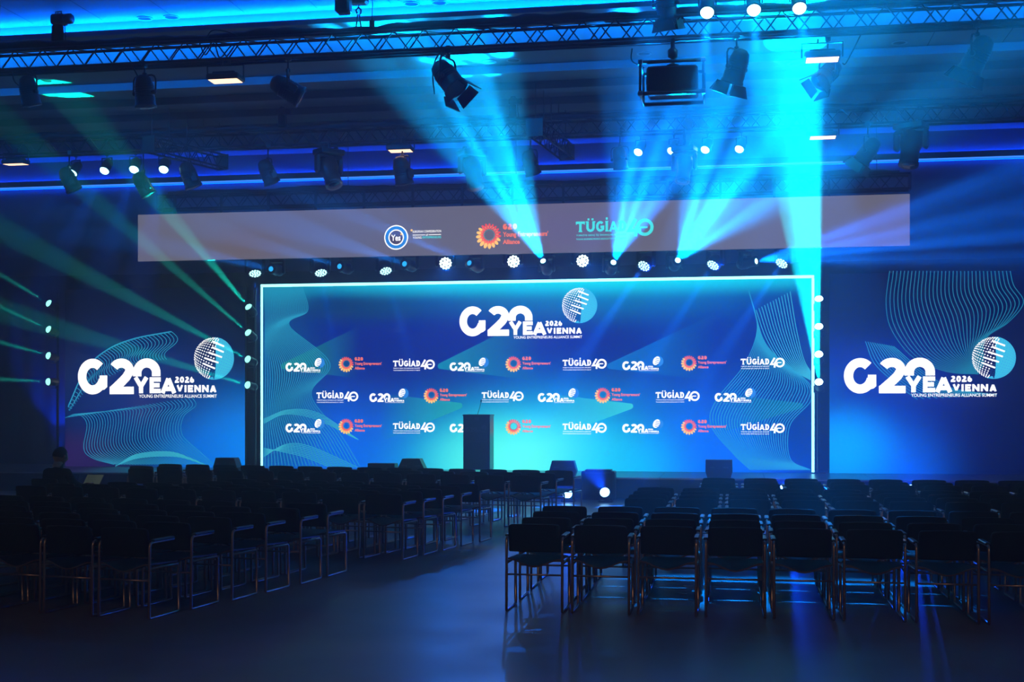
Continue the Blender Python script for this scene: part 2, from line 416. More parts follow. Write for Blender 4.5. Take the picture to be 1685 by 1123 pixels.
def summit_logo(fine=True):
    """G20 YEA 2026 VIENNA with its dotted globe; unit = height of the G, origin at its foot"""
    mb = MB(); y = -0.004
    mb.cur = 0
    w = 0.256
    stroke(mb, arc(0.445, 0.5, 0.445 - w / 2, 0.5 - w / 2, 46, 346, 36), w, y)
    mb.add([(p[0], y - 0.0005, p[1]) for p in ((0.655, 0.53), (0.655, 0.25), (0.72, 0.12), (0.80, 0.135), (0.885, 0.205), (0.885, 0.53))], [(0, 1, 2, 3, 4, 5)])
    stroke(mb, arc(1.305, 0.665, 0.375 - w / 2, 0.335 - w / 2, 152, -8, 16) + [(1.46, 0.49), (1.32, 0.35), (1.06, 0.12)], w, y)
    rect(mb, 0.955, 1.68, 0.005, 0.215, y)
    stroke(mb, [(1.65 + w / 2, 0.50), (1.65 + w / 2, 0.60)] + arc(2.06, 0.60, 0.41 - w / 2, 0.40 - w / 2, 180, 0, 20)[1:-1] + [(2.47 - w / 2, 0.60), (2.47 - w / 2, 0.50)], w, y)
    for ch, a, b_ in (('Y', 1.665, 2.12), ('E', 2.145, 2.475), ('A', 2.465, 2.94)): caps(mb, ch, a, b_, 0.03, 0.475, 0.125, y)
    caps(mb, '2026', 2.89, 3.46, 0.315, 0.49, 0.05, y)
    caps(mb, 'VIENNA', 2.94, 4.11, 0.055, 0.255, 0.058, y)
    fit_text(mb, 'YOUNG ENTREPRENEURS ALLIANCE SUMMIT', 1.83, 4.12, -0.095, -0.005, 0.012, y)
    cx, cz, R = 4.03, 0.985, 0.585
    mb.cur = 1 if fine else 2                              # shaded side of the ball
    rim = arc(cx, cz, R, R, 82, -112, 30); inner = arc(cx, cz, R * 0.10, R * 0.985, -118, 98, 20)
    mb.add([(p[0], y + 0.002, p[1]) for p in rim + inner], [tuple(range(len(rim) + len(inner)))])
    if fine:
        mb.cur = 1
        stroke(mb, arc(cx, cz, R - 0.01, R - 0.01, -100, 80, 24), 0.016, y)
        S = 0.075
        for i in range(-11, 12):
            for j in range(-11, 12):
                u, v = i * S * 1.3, j * S * 1.3; r = math.hypot(u, v)
                if r > 1.0: continue
                k = math.sin(r * math.pi / 2) / max(r, 1e-6)      # the lattice bends towards the rim
                X, Z = u * k, v * k
                rot = math.radians(-22); xx = X * math.cos(rot) - Z * math.sin(rot); zz = X * math.sin(rot) + Z * math.cos(rot)
                left = xx < 0.02 + 0.25 * zz
                mb.cur = 0 if left else 2
                rr = (0.025 if left else 0.013) * (1 - 0.35 * r)
                disc(mb, cx + xx * R * 0.97, cz + zz * R * 0.97, rr, n=6, y=y - 0.001 * left)
        mb.cur = 0
        for q, (ax, az, L_) in enumerate(((-0.04, 0.47, 0.34), (-0.05, 0.31, 0.34), (-0.16, 0.17, 0.40), (-0.28, 0.02, 0.42), (-0.30, -0.14, 0.34))):
            stroke(mb, [(cx + ax, cz + az), (cx + ax + L_, cz + az - 0.14)], 0.048, y - 0.002)
    else:
        mb.cur = 0
        disc(mb, cx - 0.20, cz + 0.05, 0.36, 0.52, 20, y - 0.001, -0.5)
        mb.cur = 2
        for q in range(4): stroke(mb, [(cx - 0.30 - 0.03 * q, cz + 0.36 - 0.2 * q), (cx + 0.15, cz + 0.24 - 0.2 * q)], 0.07, y - 0.002)
    return mb
def alliance_logo(which='all'):
    """petal wheel and three lines of text; unit = radius of the wheel, origin at its centre"""
    mb = MB(); y = -0.004; N = 18
    for ring, (r0, s0, col) in [] if which == 'text' else enumerate(((0.46, 0.05, 6), (0.57, 0.075, 3), (0.72, 0.10, 4), (0.90, 0.125, 5))):
        for i in range(N):
            a = 2 * math.pi * (i + 0.5 * (ring % 2)) / N
            k = 0.5 - 0.5 * math.cos(a - math.radians(60))          # petals grow towards the lower left
            r = r0 * (0.86 + 0.24 * k); s = s0 * (0.80 + 0.65 * k)
            mb.cur = col if not (ring == 3 and k < 0.35) else 3
            disc(mb, 0.08 + r * math.cos(a), 0.04 + r * math.sin(a), s * 1.35, s * 0.85, 10, y - 0.0005 * ring, a)
    if which == 'wheel': return mb
    mb.cur = 4
    caps(mb, 'G20', 1.22, 2.42, 0.42, 0.90, 0.15, y)
    fit_text(mb, 'Young Entrepreneurs\u2019', 1.22, 5.05, -0.30, 0.22, 0.03, y)
    fit_text(mb, 'Alliance', 1.22, 2.65, -0.80, -0.42, 0.03, y)
    return mb
def club_logo(c=0):
    """TÜGİAD 40 with two small lines below; unit = cap height, origin at the foot of the T"""
    mb = MB(); y = -0.004; mb.cur = c
    T = 4.7
    for ch, a, b_ in (('T', 0.0, 0.175), ('U', 0.205, 0.375), ('G', 0.40, 0.565), ('I', 0.585, 0.645), ('A', 0.66, 0.835), ('D', 0.865, 1.0)): caps(mb, ch, a * T, b_ * T, 0, 1, 0.23 if ch != 'A' else 0.20, y)
    for q in (0.25, 0.33): rect(mb, (q - 0.02) * T, (q + 0.02) * T, 1.09, 1.27, y)
    rect(mb, (0.615 - 0.02) * T, (0.615 + 0.02) * T, 1.11, 1.33, y)
    for a, b_, z in ((0.05, 0.125, 0), (0.585, 0.645, 0), (0.585, 0.645, 0.89), (0.648, 0.71, 0), (0.785, 0.85, 0), (0.192, 0.255, 0.89), (0.325, 0.388, 0.89), (0.852, 0.90, 0), (0.852, 0.90, 0.89)):
        rect(mb, a * T, b_ * T, z, z + 0.11, y)
    rect(mb, -0.02, 0.07, 0.70, 1, y); rect(mb, 0.175 * T - 0.07, 0.175 * T + 0.02, 0.70, 1, y)
    fit_text(mb, 'TÜRKİYE GENÇ İŞ İNSANLARI DERNEĞİ', 0, T, -0.42, -0.18, 0.014, y)
    fit_text(mb, 'YOUNG BUSINESS PEOPLE ASSOCIATION OF TÜRKİYE', 0, T, -0.74, -0.54, 0.014, y)
    stroke(mb, [(5.60, 1.12), (4.98, 0.06), (6.1, 0.06)], 0.30, y); stroke(mb, [(5.68, 0.45), (5.58, -0.52)], 0.30, y)
    stroke(mb, arc(6.45, 0.32, 0.66, 0.66, 0, 360, 30)[:-1], 0.30, y - 0.001, True)
    stroke(mb, [(6.0, 0.32), (6.7, 0.32)], 0.17, y - 0.002)
    return mb
def ribbon(A, B, N, ox, w=0.012, n=10, wob=0.0):
    """family of thin wavy lines between two boundary curves given in photograph pixels"""
    A = catmull([scr(p[0], p[1], ox) for p in A], n); B = catmull([scr(p[0], p[1], ox) for p in B], n)
    mb = MB()
    for i in range(N + 1):
        t = i / N; k = min(len(A), len(B))
        pts = []
        for j in range(k):
            s_ = math.sin(j * 0.5 + i * 0.12) * wob
            p = A[j].lerp(B[j], t); pts.append((p[0] + s_, p[1]))
        stroke(mb, pts, w, -0.003)
    mb.v = [(x, y, max(z, 0.005)) for x, y, z in mb.v]
    return mb
def clipmb(mb, x0, x1, z0, z1):
    mb.v = [(min(max(x, x0), x1), y, min(max(z, z0), z1)) for x, y, z in mb.v]; return mb
def wedge_mat(name, col, xa, xb, peak):
    """flat wedge of the screen picture that fades out along x (object space)"""
    m = bpy.data.materials.new(name); m.use_nodes = True; n = m.node_tree.nodes; l = m.node_tree.links; n.clear()
    out = n.new('ShaderNodeOutputMaterial'); e = n.new('ShaderNodeEmission'); e.inputs['Color'].default_value = col; e.inputs['Strength'].default_value = TR
    tr = n.new('ShaderNodeBsdfTransparent'); mx = n.new('ShaderNodeMixShader'); tc = n.new('ShaderNodeTexCoord'); sp = n.new('ShaderNodeSeparateXYZ')
    r_ = n.new('ShaderNodeMapRange'); r_.inputs['From Min'].default_value = xa; r_.inputs['From Max'].default_value = xb; r_.inputs['To Min'].default_value = peak; r_.inputs['To Max'].default_value = 0
    l.new(tc.outputs['Object'], sp.inputs[0]); l.new(sp.outputs[0], r_.inputs['Value']); l.new(r_.outputs[0], mx.inputs[0]); l.new(tr.outputs[0], mx.inputs[1]); l.new(e.outputs[0], mx.inputs[2]); l.new(mx.outputs[0], out.inputs['Surface'])
    m.cycles.emission_sampling = 'NONE'
    return m
def led_wall(label, x0, x1, z1, material, loc_y=YS):
    t = thing('led_wall', label, 'LED screen', (x0, loc_y, ST), 0)
    W, Hh = x1 - x0, z1 - ST
    MB().box((W / 2, 0.06, Hh / 2), (W, 0.10, Hh)).build('cabinet', M_CASE, t)
    mb = MB(); mb.add([(0, 0, 0), (W, 0, 0), (W, 0, Hh), (0, 0, Hh)], [(0, 1, 2, 3)])
    mb.build('picture', material, t)
    MB().box((W / 2, 0.25, 0.032), (W, 0.4, 0.06)).build('base_plate', M_CASE, t)
    return t

CX0, CX1, CZ1 = at(433, 472, YS).x, at(1336, 460, YS).x, 4.42
def cs(px, py): return scr(px, py, CX0)
def B_(px, py, rx, ry, col, wt):
    x, z = cs(px, py); return (x, z, rx / 76.0, ry / 76.0, rgb(*col), wt)
M_CENTRE = led_material('led_picture_centre', rgb(0, 28, 132), [
    B_(560, 760, 360, 190, (0, 100, 228), 1.0), B_(1130, 770, 340, 210, (0, 105, 240), 1.0),
    B_(450, 640, 130, 300, (0, 75, 130), 0.9), B_(1325, 660, 120, 260, (0, 45, 120), 0.9),
    B_(900, 690, 360, 130, (0, 120, 190), 0.9), B_(870, 775, 330, 170, (30, 225, 240), 1.0), B_(850, 765, 220, 120, (90, 255, 240), 1.0),
    B_(1010, 770, 160, 100, (0, 190, 250), 0.6),
    B_(600, 505, 230, 45, (0, 60, 95), 0.7), B_(960, 470, 480, 90, (0, 120, 175), 0.95), B_(980, 456, 900, 44, (0, 215, 235), 1.0), B_(450, 465, 130, 70, (0, 140, 170), 0.8)])
cw = led_wall('wide centre LED wall covered in rows of white and orange logos', CX0, CX1, CZ1, M_CENTRE)
CW, CH = CX1 - CX0, CZ1 - ST
SUM_F = summit_logo(True).mesh('summit_logo', LOGO_MATS); SUM_S = summit_logo(False).mesh('summit_logo_small', LOGO_MATS)
ALL_M = alliance_logo().mesh('alliance_logo', LOGO_MATS); CLUB_M = club_logo().mesh('club_logo', LOGO_MATS)
def put(me, name, x, z, s, parent, y=-0.006, label=None):
    o = inst(name, me, parent, (x, y, z)); o.scale = (s, s, s)
    if label: o['label'] = label
    return o
PXM = lambda px: 1.0 / abs(at(px + 0.5, 600, YS).x - at(px - 0.5, 600, YS).x)
def putpx(me, name, px, py, hpx, parent, ox, label=None):
    x, z = scr(px, py, ox); return put(me, name, x, z, hpx / PXM(px), parent, label=label)
putpx(SUM_F, 'headline_logo', 756.2, 554, 48.2, cw, CX0, 'large white G20 YEA 2026 VIENNA logo with dotted globe')
ROWS = [((470, 612), 'S'), ((558, 599), 'A'), ((647, 603.5), 'C'), ((740, 611), 'S'), ((833, 598.5), 'A'), ((926, 602.5), 'C'), ((1024, 609.5), 'S'), ((1122, 597), 'A'), ((1219, 600.5), 'C'),
        ((521, 656), 'C'), ((608, 662), 'S'), ((698, 650.5), 'A'), ((793, 655.5), 'C'), ((885, 662), 'S'), ((980, 650), 'A'), ((1079, 655.5), 'C'), ((1176, 661.5), 'S'),
        ((470, 712), 'S'), ((558, 701), 'A'), ((647, 706.5), 'C'), ((740, 712), 'S'), ((833, 702), 'A'), ((926, 707.5), 'C'), ((1024, 712.5), 'S'), ((1122, 702), 'A'), ((1219, 708), 'C')]
for (px, py), kd in ROWS:
    if kd == 'S': putpx(SUM_S, 'summit_logo', px, py, 13.9 if px < 800 else 14.6, cw, CX0)
    elif kd == 'A': putpx(ALL_M, 'alliance_logo', px + 11.5, py, 11.6 if px < 800 else 12.2, cw, CX0)
    else: putpx(CLUB_M, 'club_logo', px, py, 9.4 if px < 800 else 9.9, cw, CX0)
# soft wedges of the screen picture
for i, (ax, ay, dx, up, dn, col, pk) in enumerate(((461, 603, 130, -62, 20, (20, 140, 130), 0.8), (719, 603, 170, -84, 25, (10, 135, 165), 0.95), (998, 603, 180, -86, 25, (0, 115, 195), 0.85),
                                                   (762, 668, -140, -20, 60, (30, 165, 165), 0.8), (1043, 669, -170, -24, 66, (60, 215, 205), 0.75), (1322, 668, -150, -22, 50, (10, 125, 145), 0.8))):
    x, z = cs(ax, ay); k = 1 / PXM(ax); sg = 1 if dx > 0 else -1
    top = (dx * k, -up * k); bot = (dx * k, -dn * k); ap = 5 * k
    out = [bot, top] + [(ap * 1.2 * sg - ap * sg * math.cos(a), ap * math.sin(a)) for a in [math.radians(q) for q in (60, 30, 0, -30, -60)]]
    mb = MB(); mb.add([(p[0], 0, p[1]) for p in out], [tuple(range(len(out)))])
    mb.build('picture_wedge', wedge_mat('led_wedge', rgb(*col), 0, dx * k, pk), cw, (x, -0.0015, z))
wl = ribbon([(436, 474), (437, 520), (436, 560), (437, 620), (436, 690), (437, 740), (436, 768)], [(498, 474), (506, 512), (476, 536), (543, 598), (512, 650), (560, 715), (592, 768)], 27, CX0, 0.015)
tag(wl.build('wave_lines', L_LINE, cw), kind='stuff')
wl = ribbon([(434, 738), (465, 744), (500, 752), (540, 768)], [(434, 752), (470, 732), (510, 735), (590, 770)], 7, CX0, 0.014)
tag(wl.build('wave_lines', L_LINE2, cw), kind='stuff')
wl = ribbon([(434, 697), (470, 682), (520, 690), (585, 722)], [(434, 690), (475, 675), (525, 681), (590, 724)], 4, CX0, 0.015)
tag(wl.build('wave_lines', L_LINE2, cw), kind='stuff')
wl = ribbon([(1232, 478), (1246, 540), (1225, 600), (1178, 660), (1170, 700), (1205, 745), (1235, 774)], [(1238, 500), (1262, 570), (1330, 630), (1334, 660), (1300, 700), (1300, 755), (1334, 774)], 30, CX0, 0.016)
tag(wl.build('wave_lines', L_LINE, cw), kind='stuff')
wl = ribbon([(1244, 510), (1262, 560), (1290, 600), (1334, 626)], [(1300, 480), (1310, 540), (1322, 590), (1334, 612)], 12, CX0, 0.015)
tag(wl.build('wave_lines', L_LINE2, cw), kind='stuff')

# left LED wall
LX0, LX1 = at(107, 600, YS).x, at(403, 600, YS).x
def BL(px, py, rx, ry, col, wt):
    x, z = scr(px, py, LX0); return (x, z, rx / 72.0, ry / 72.0, rgb(*col), wt)
M_LEFT = led_material('led_picture_left', rgb(0, 3, 20), [
    BL(250, 660, 300, 200, (0, 40, 120), 0.9), BL(410, 760, 190, 190, (0, 135, 245), 1.0), BL(330, 760, 140, 110, (0, 110, 225), 0.6), BL(130, 750, 130, 70, (44, 22, 84), 0.8), BL(235, 675, 60, 40, (45, 45, 110), 0.5)])
lw = led_wall('left side LED wall with large white logo over thin wave lines', LX0, LX1, 4.44, M_LEFT)
putpx(SUM_F, 'headline_logo', 128.5, 649.5, 54.4, lw, LX0, 'large white G20 YEA 2026 VIENNA logo with dotted globe')
wl = ribbon([(107, 688), (128, 682), (143, 698), (138, 738), (152, 754), (188, 765)], [(316, 654), (322, 668), (302, 686), (300, 716), (330, 745), (352, 765)], 36, LX0, 0.0125)
tag(wl.build('wave_lines', L_LINE, lw), kind='stuff')
mb = MB()
top = catmull([(112, 670), (140, 610), (175, 577), (220, 558), (282, 546)], 10); low = catmull([(118, 676), (150, 640), (195, 615), (235, 598), (281, 592)], 10)
for i in range(len(top)):
    a, b_ = top[i], low[i]; pts = []
    for j in range(13):
        q = j / 12; p = a.lerp(b_, q); pts.append(scr(p[0] + 9 * math.sin(q * 5.6) * (0.4 + i / 50), p[1], LX0))
    stroke(mb, pts, 0.014, -0.003)
stroke(mb, [scr(p[0], p[1], LX0) for p in top], 0.03, -0.0035)
tag(mb.build('wave_lines', L_LINE, lw), kind='stuff')
wl = ribbon([(190, 767), (230, 754), (290, 752), (340, 766)], [(190, 768), (225, 748), (280, 744), (318, 756)], 7, LX0, 0.012)
tag(wl.build('wave_lines', L_LINE2, lw), kind='stuff')

# right LED wall (runs out of the picture)
RX0 = at(1365, 600, YS).x; RX1 = RX0 + (LX1 - LX0)
def BR(px, py, rx, ry, col, wt):
    x, z = scr(px, py, RX0); return (x, z, rx / 82.0, ry / 82.0, rgb(*col), wt)
M_RIGHT = led_material('led_picture_right', rgb(0, 8, 50), [
    BR(1400, 640, 330, 190, (0, 42, 150), 1.0), BR(1400, 770, 240, 150, (0, 105, 240), 1.0), BR(1385, 740, 130, 110, (0, 165, 255), 0.9), BR(1720, 720, 200, 200, (0, 6, 36), 0.9), BR(1420, 520, 130, 80, (0, 8, 50), 0.7), BR(1372, 640, 30, 60, (0, 80, 165), 0.5)])
rw = led_wall('right side LED wall with large white logo below fine wave lines', RX0, RX1, 4.50, M_RIGHT)
putpx(SUM_F, 'headline_logo', 1388.5, 648, 60.0, rw, RX0, 'large white G20 YEA 2026 VIENNA logo with dotted globe')
wl = ribbon([(1464, 446), (1458, 500), (1468, 545), (1505, 590), (1560, 612), (1610, 616)], [(1662, 446), (1668, 470), (1684, 498), (1660, 530), (1622, 558), (1618, 600)], 32, RX0, 0.016)
tag(wl.build('wave_lines', emit('led_wave_line_dim', rgb(30, 140, 175), 0.7 * TR), rw), kind='stuff')
wl = ribbon([(1424, 562), (1440, 600), (1480, 636), (1510, 658)], [(1470, 570), (1520, 612), (1570, 640), (1640, 650)], 12, RX0, 0.014)
tag(wl.build('wave_lines', L_LINE, rw), kind='stuff')

# luminous outline of the centre wall
NEON = emit('neon_cyan', (0.25, 0.95, 1.0, 1), 4.0, True)
t = thing('light_frame', 'thin white-cyan luminous outline around the centre LED wall', 'LED strip', (CX0, YS - 0.03, ST))
for nm, c, d in (('upright_strip', (-0.02, 0, CH / 2), (0.045, 0.04, CH)), ('upright_strip', (CW + 0.02, 0, CH / 2), (0.055, 0.04, CH)), ('top_strip', (CW / 2, 0, CH + 0.03), (CW + 0.09, 0.04, 0.06))):
    MB().cbox(c, d, 0.01).build(nm, NEON, t)

# hanging banner screen
YB = 25.6
bl, br = at(227, 354, YB), at(1497, 319, YB); bb = (at(227, 432, YB).z + at(1497, 403, YB).z) / 2; bt = (bl.z + br.z) / 2
M_BAN = led_material('led_picture_banner', rgb(98, 96, 110), [
    ((530 - 227) / 82, 0.6, 4.0, 1.2, rgb(92, 100, 140), 0.8), ((430 - 227) / 82, 0.3, 1.6, 0.7, rgb(104, 88, 84), 0.6), ((1000 - 227) / 82, 0.5, 2.4, 1.0, rgb(96, 88, 130), 0.6)], 1.5)
t = thing('banner_screen', 'long grey hanging banner screen with three logos above the stage', 'LED screen', (bl.x, YB, bb))
BW, BH = br.x - bl.x, bt - bb
MB().box((BW / 2, 0.05, BH / 2), (BW, 0.09, BH)).build('cabinet', M_CASE, t)
mb = MB(); mb.add([(0, 0, 0), (BW, 0, 0), (BW, 0, BH), (0, 0, BH)], [(0, 1, 2, 3)]); mb.build('picture', M_BAN, t)
def bp_(px, py): p = at(px, py, YB); return p.x - bl.x, p.z - bb
kB = 1 / 82.0
x, z = bp_(804, 387); put(alliance_logo('wheel').mesh('petal_wheel', LOGO_MATS), 'petal_wheel', x, z, 20 * kB, t, label='wheel of orange and red petals'); put(alliance_logo('text').mesh('alliance_text', LOGO_MATS), 'alliance_text', x, z, 20 * kB, t, label='orange lettering of three lines')
x, z = bp_(948, 382.5); put(club_logo(7).mesh('club_logo_cyan', LOGO_MATS), 'club_logo', x, z, 17.6 * kB, t)
mb = MB(); y = -0.004
mb.cur = 2; disc(mb, 0, 0, 0.93, n=40, y=y + 0.001)
mb.cur = 0; stroke(mb, arc(0, 0, 0.95, 0.95, 0, 360, 40)[:-1], 0.09, y, True); stroke(mb, arc(0, 0, 0.60, 0.60, 0, 360, 36)[:-1], 0.09, y - 0.001, True)
mb.cur = 8; disc(mb, 0, 0, 0.56, n=30, y=y)
mb.cur = 0; fit_text(mb, 'Yes', -0.42, 0.36, -0.28, 0.22, 0.02, y - 0.002)
mb.cur = 5; disc(mb, 0.42, 0.25, 0.08, n=12, y=y - 0.003); disc(mb, 1.28, 0.55, 0.09, n=12, y=y)
mb.cur = 0; fit_text(mb, 'EUROPEAN CONFEDERATION', 1.38, 3.72, 0.34, 0.52, 0.01, y); rect(mb, 1.38, 2.40, 0.13, 0.18, y); rect(mb, 2.70, 3.72, 0.13, 0.18, y); fit_text(mb, 'of', 2.46, 2.64, 0.08, 0.24, 0.01, y)
fit_text(mb, 'YOUNG', 1.38, 2.10, -0.14, 0.04, 0.01, y)
mb.cur = 7; fit_text(mb, 'ENTREPRENEURS', 2.18, 3.72, -0.14, 0.04, 0.015, y)
x, z = bp_(652, 391); put(mb.mesh('ring_logo', LOGO_MATS + [emit('led_grey', rgb(95, 90, 120), 0.9)]), 'ring_logo', x, z, 21 * kB, t)
# ================================================================ TRUSSES
M_TRUSS = mat('truss_black', (0.02, 0.02, 0.024, 1), 0.38, metal=0.3)
M_FIX = mat('fixture_black', (0.018, 0.018, 0.021, 1), 0.36, spec=0.5)
M_FIX2 = mat('fixture_trim', (0.10, 0.10, 0.11, 1), 0.3, metal=0.6)
M_CABLE = mat('cable_rubber', (0.008, 0.008, 0.009, 1), 0.6)
M_CHAIN = mat('chain_steel', (0.15, 0.15, 0.16, 1), 0.35, metal=0.9)
def box_truss(label, p0, L, axis=(1, 0, 0), h=0.30, dpt=0.29, pitch=0.47, r=0.025, braces=True, ladder=False, hang=None):
    """square truss starting at p0 (lower, near chord), running L along axis"""
    ax = Vector(axis).normalized(); t = thing('lighting_truss', label, 'truss', p0, math.atan2(ax.y, ax.x))
    ch = MB().tube([(0, 0, 0), (L, 0, 0)], r, 8).mesh('chord', M_TRUSS)
    for y, z in ((0, 0), (dpt, 0), (0, h), (dpt, h)): inst('chord', ch, t, (0, y, z))
    if braces:
        n_ = int(L / (pitch / 2)); half = pitch / 2
        up = MB().tube([(0, 0, 0), (half, 0, h)], 0.011, 5, caps=False).mesh('brace', M_TRUSS); dn = MB().tube([(0, 0, h), (half, 0, 0)], 0.011, 5, caps=False).mesh('brace', M_TRUSS)
        for i in range(n_):
            inst('brace', up if i % 2 == 0 else dn, t, (i * half, 0, 0)); inst('brace', dn if i % 2 == 0 else up, t, (i * half, dpt, 0))
        # lacing of the upper and lower faces
        mb = MB()
        for i in range(0, n_, 2):
            for z in (0, h): mb.tube([(i * half, 0, z), (i * half + half * 2, dpt, z)], 0.009, 4, caps=False)
        tag(mb.build('face_lacing', M_TRUSS, t), kind='stuff')
    if ladder:
        post = MB().box((0, 0, h / 2 - 0.15), (0.05, 0.05, h + 0.3)).mesh('post', M_TRUSS)
        for i in range(int(L / 1.05)): inst('post', post, t, (0.4 + i * 1.05, 0, 0)); 
    if hang:
        rod = MB().tube([(0, 0, h), (0, 0, hang - p0[2])], 0.008, 5).mesh('suspension_cable', M_CHAIN)
        for x in [L * q for q in (0.04, 0.27, 0.5, 0.73, 0.96)]: inst('suspension_cable', rod, t, (x, dpt / 2, 0))
    for x in (0.0, L):
        MB().box((x, dpt / 2, h / 2), (0.02, dpt + 0.06, h + 0.06)).build('end_plate', M_TRUSS, t)
    return t
Y1T, Z1T = 18.35, 7.06
box_truss('near black lighting truss slung across the top of the picture', (-14.6, Y1T, Z1T), 20.0)
Y2T, Z2T = 24.4, 7.02
box_truss('middle lighting truss in the haze, level with the near one', (-18.0, Y2T, Z2T), 25.0)
Y3T = 25.75
box_truss('low truss directly above the hanging banner screen', (-12.2, Y3T, 6.02), 15.6, h=0.29, ladder=True, hang=7.815)
Y4T, Z4T = 25.95, 5.12
box_truss('hidden lamp truss behind the lower edge of the banner screen', (-11.2, Y4T, Z4T), 14.0, h=0.25, dpt=0.25, braces=False, hang=6.03)
p = at(300, 262, 24.4); box_truss('short truss running towards the stage at the upper left', (p.x, 23.1, 6.72), 2.1, (0.34, 1, 0), h=0.26, dpt=0.26, pitch=0.36, r=0.02, hang=7.67)
p = at(935, 236, 24.4); box_truss('short truss running towards the stage above the banner middle', (p.x - 0.3, 22.9, 6.72), 2.4, (0.12, 1, 0), h=0.26, dpt=0.26, pitch=0.36, r=0.02, hang=7.67)

# lumpy cable loom lying on the near truss
def loom(label, x0, x1, y, z, r=0.05, sag=0.03):
    mb = MB(); N = int((x1 - x0) / 0.16); pts = []; rr = []
    for i in range(N + 1):
        x = x0 + (x1 - x0) * i / N
        pts.append((x, y + 0.02 * math.sin(i * 1.9), z + sag * (math.sin(i * 0.37) * math.sin(i * 0.093) + 0.4 * random.random()))); rr.append(r * (0.8 + 0.35 * random.random() + 0.3 * max(0, math.sin(i * 0.11))))
    mb.tube(pts, rr, 7)
    return tag(mb.build('cable_loom', M_CABLE), label, 'cables')
loom('thick black cable loom lying along the top of the near truss', -14.4, 5.2, Y1T + 0.1, Z1T + 0.36, 0.065)
loom('black cable loom bundled along the bottom of the near truss', -14.4, 5.2, Y1T + 0.15, Z1T + 0.0, 0.032, 0.012)
loom('hazy cable loom lying along the top of the middle truss', -17.5, 6.6, Y2T + 0.1, Z2T + 0.35, 0.055)
loom('cable loom lying on top of the banner truss', -12.0, 3.2, Y3T + 0.1, 6.35, 0.05)
def cable(label, pts, r=0.011):
    mb = MB(); q = catmull(pts, 7); mb.tube([tuple(p) for p in q], r, 5); return tag(mb.build('cable', M_CABLE), label, 'cable')

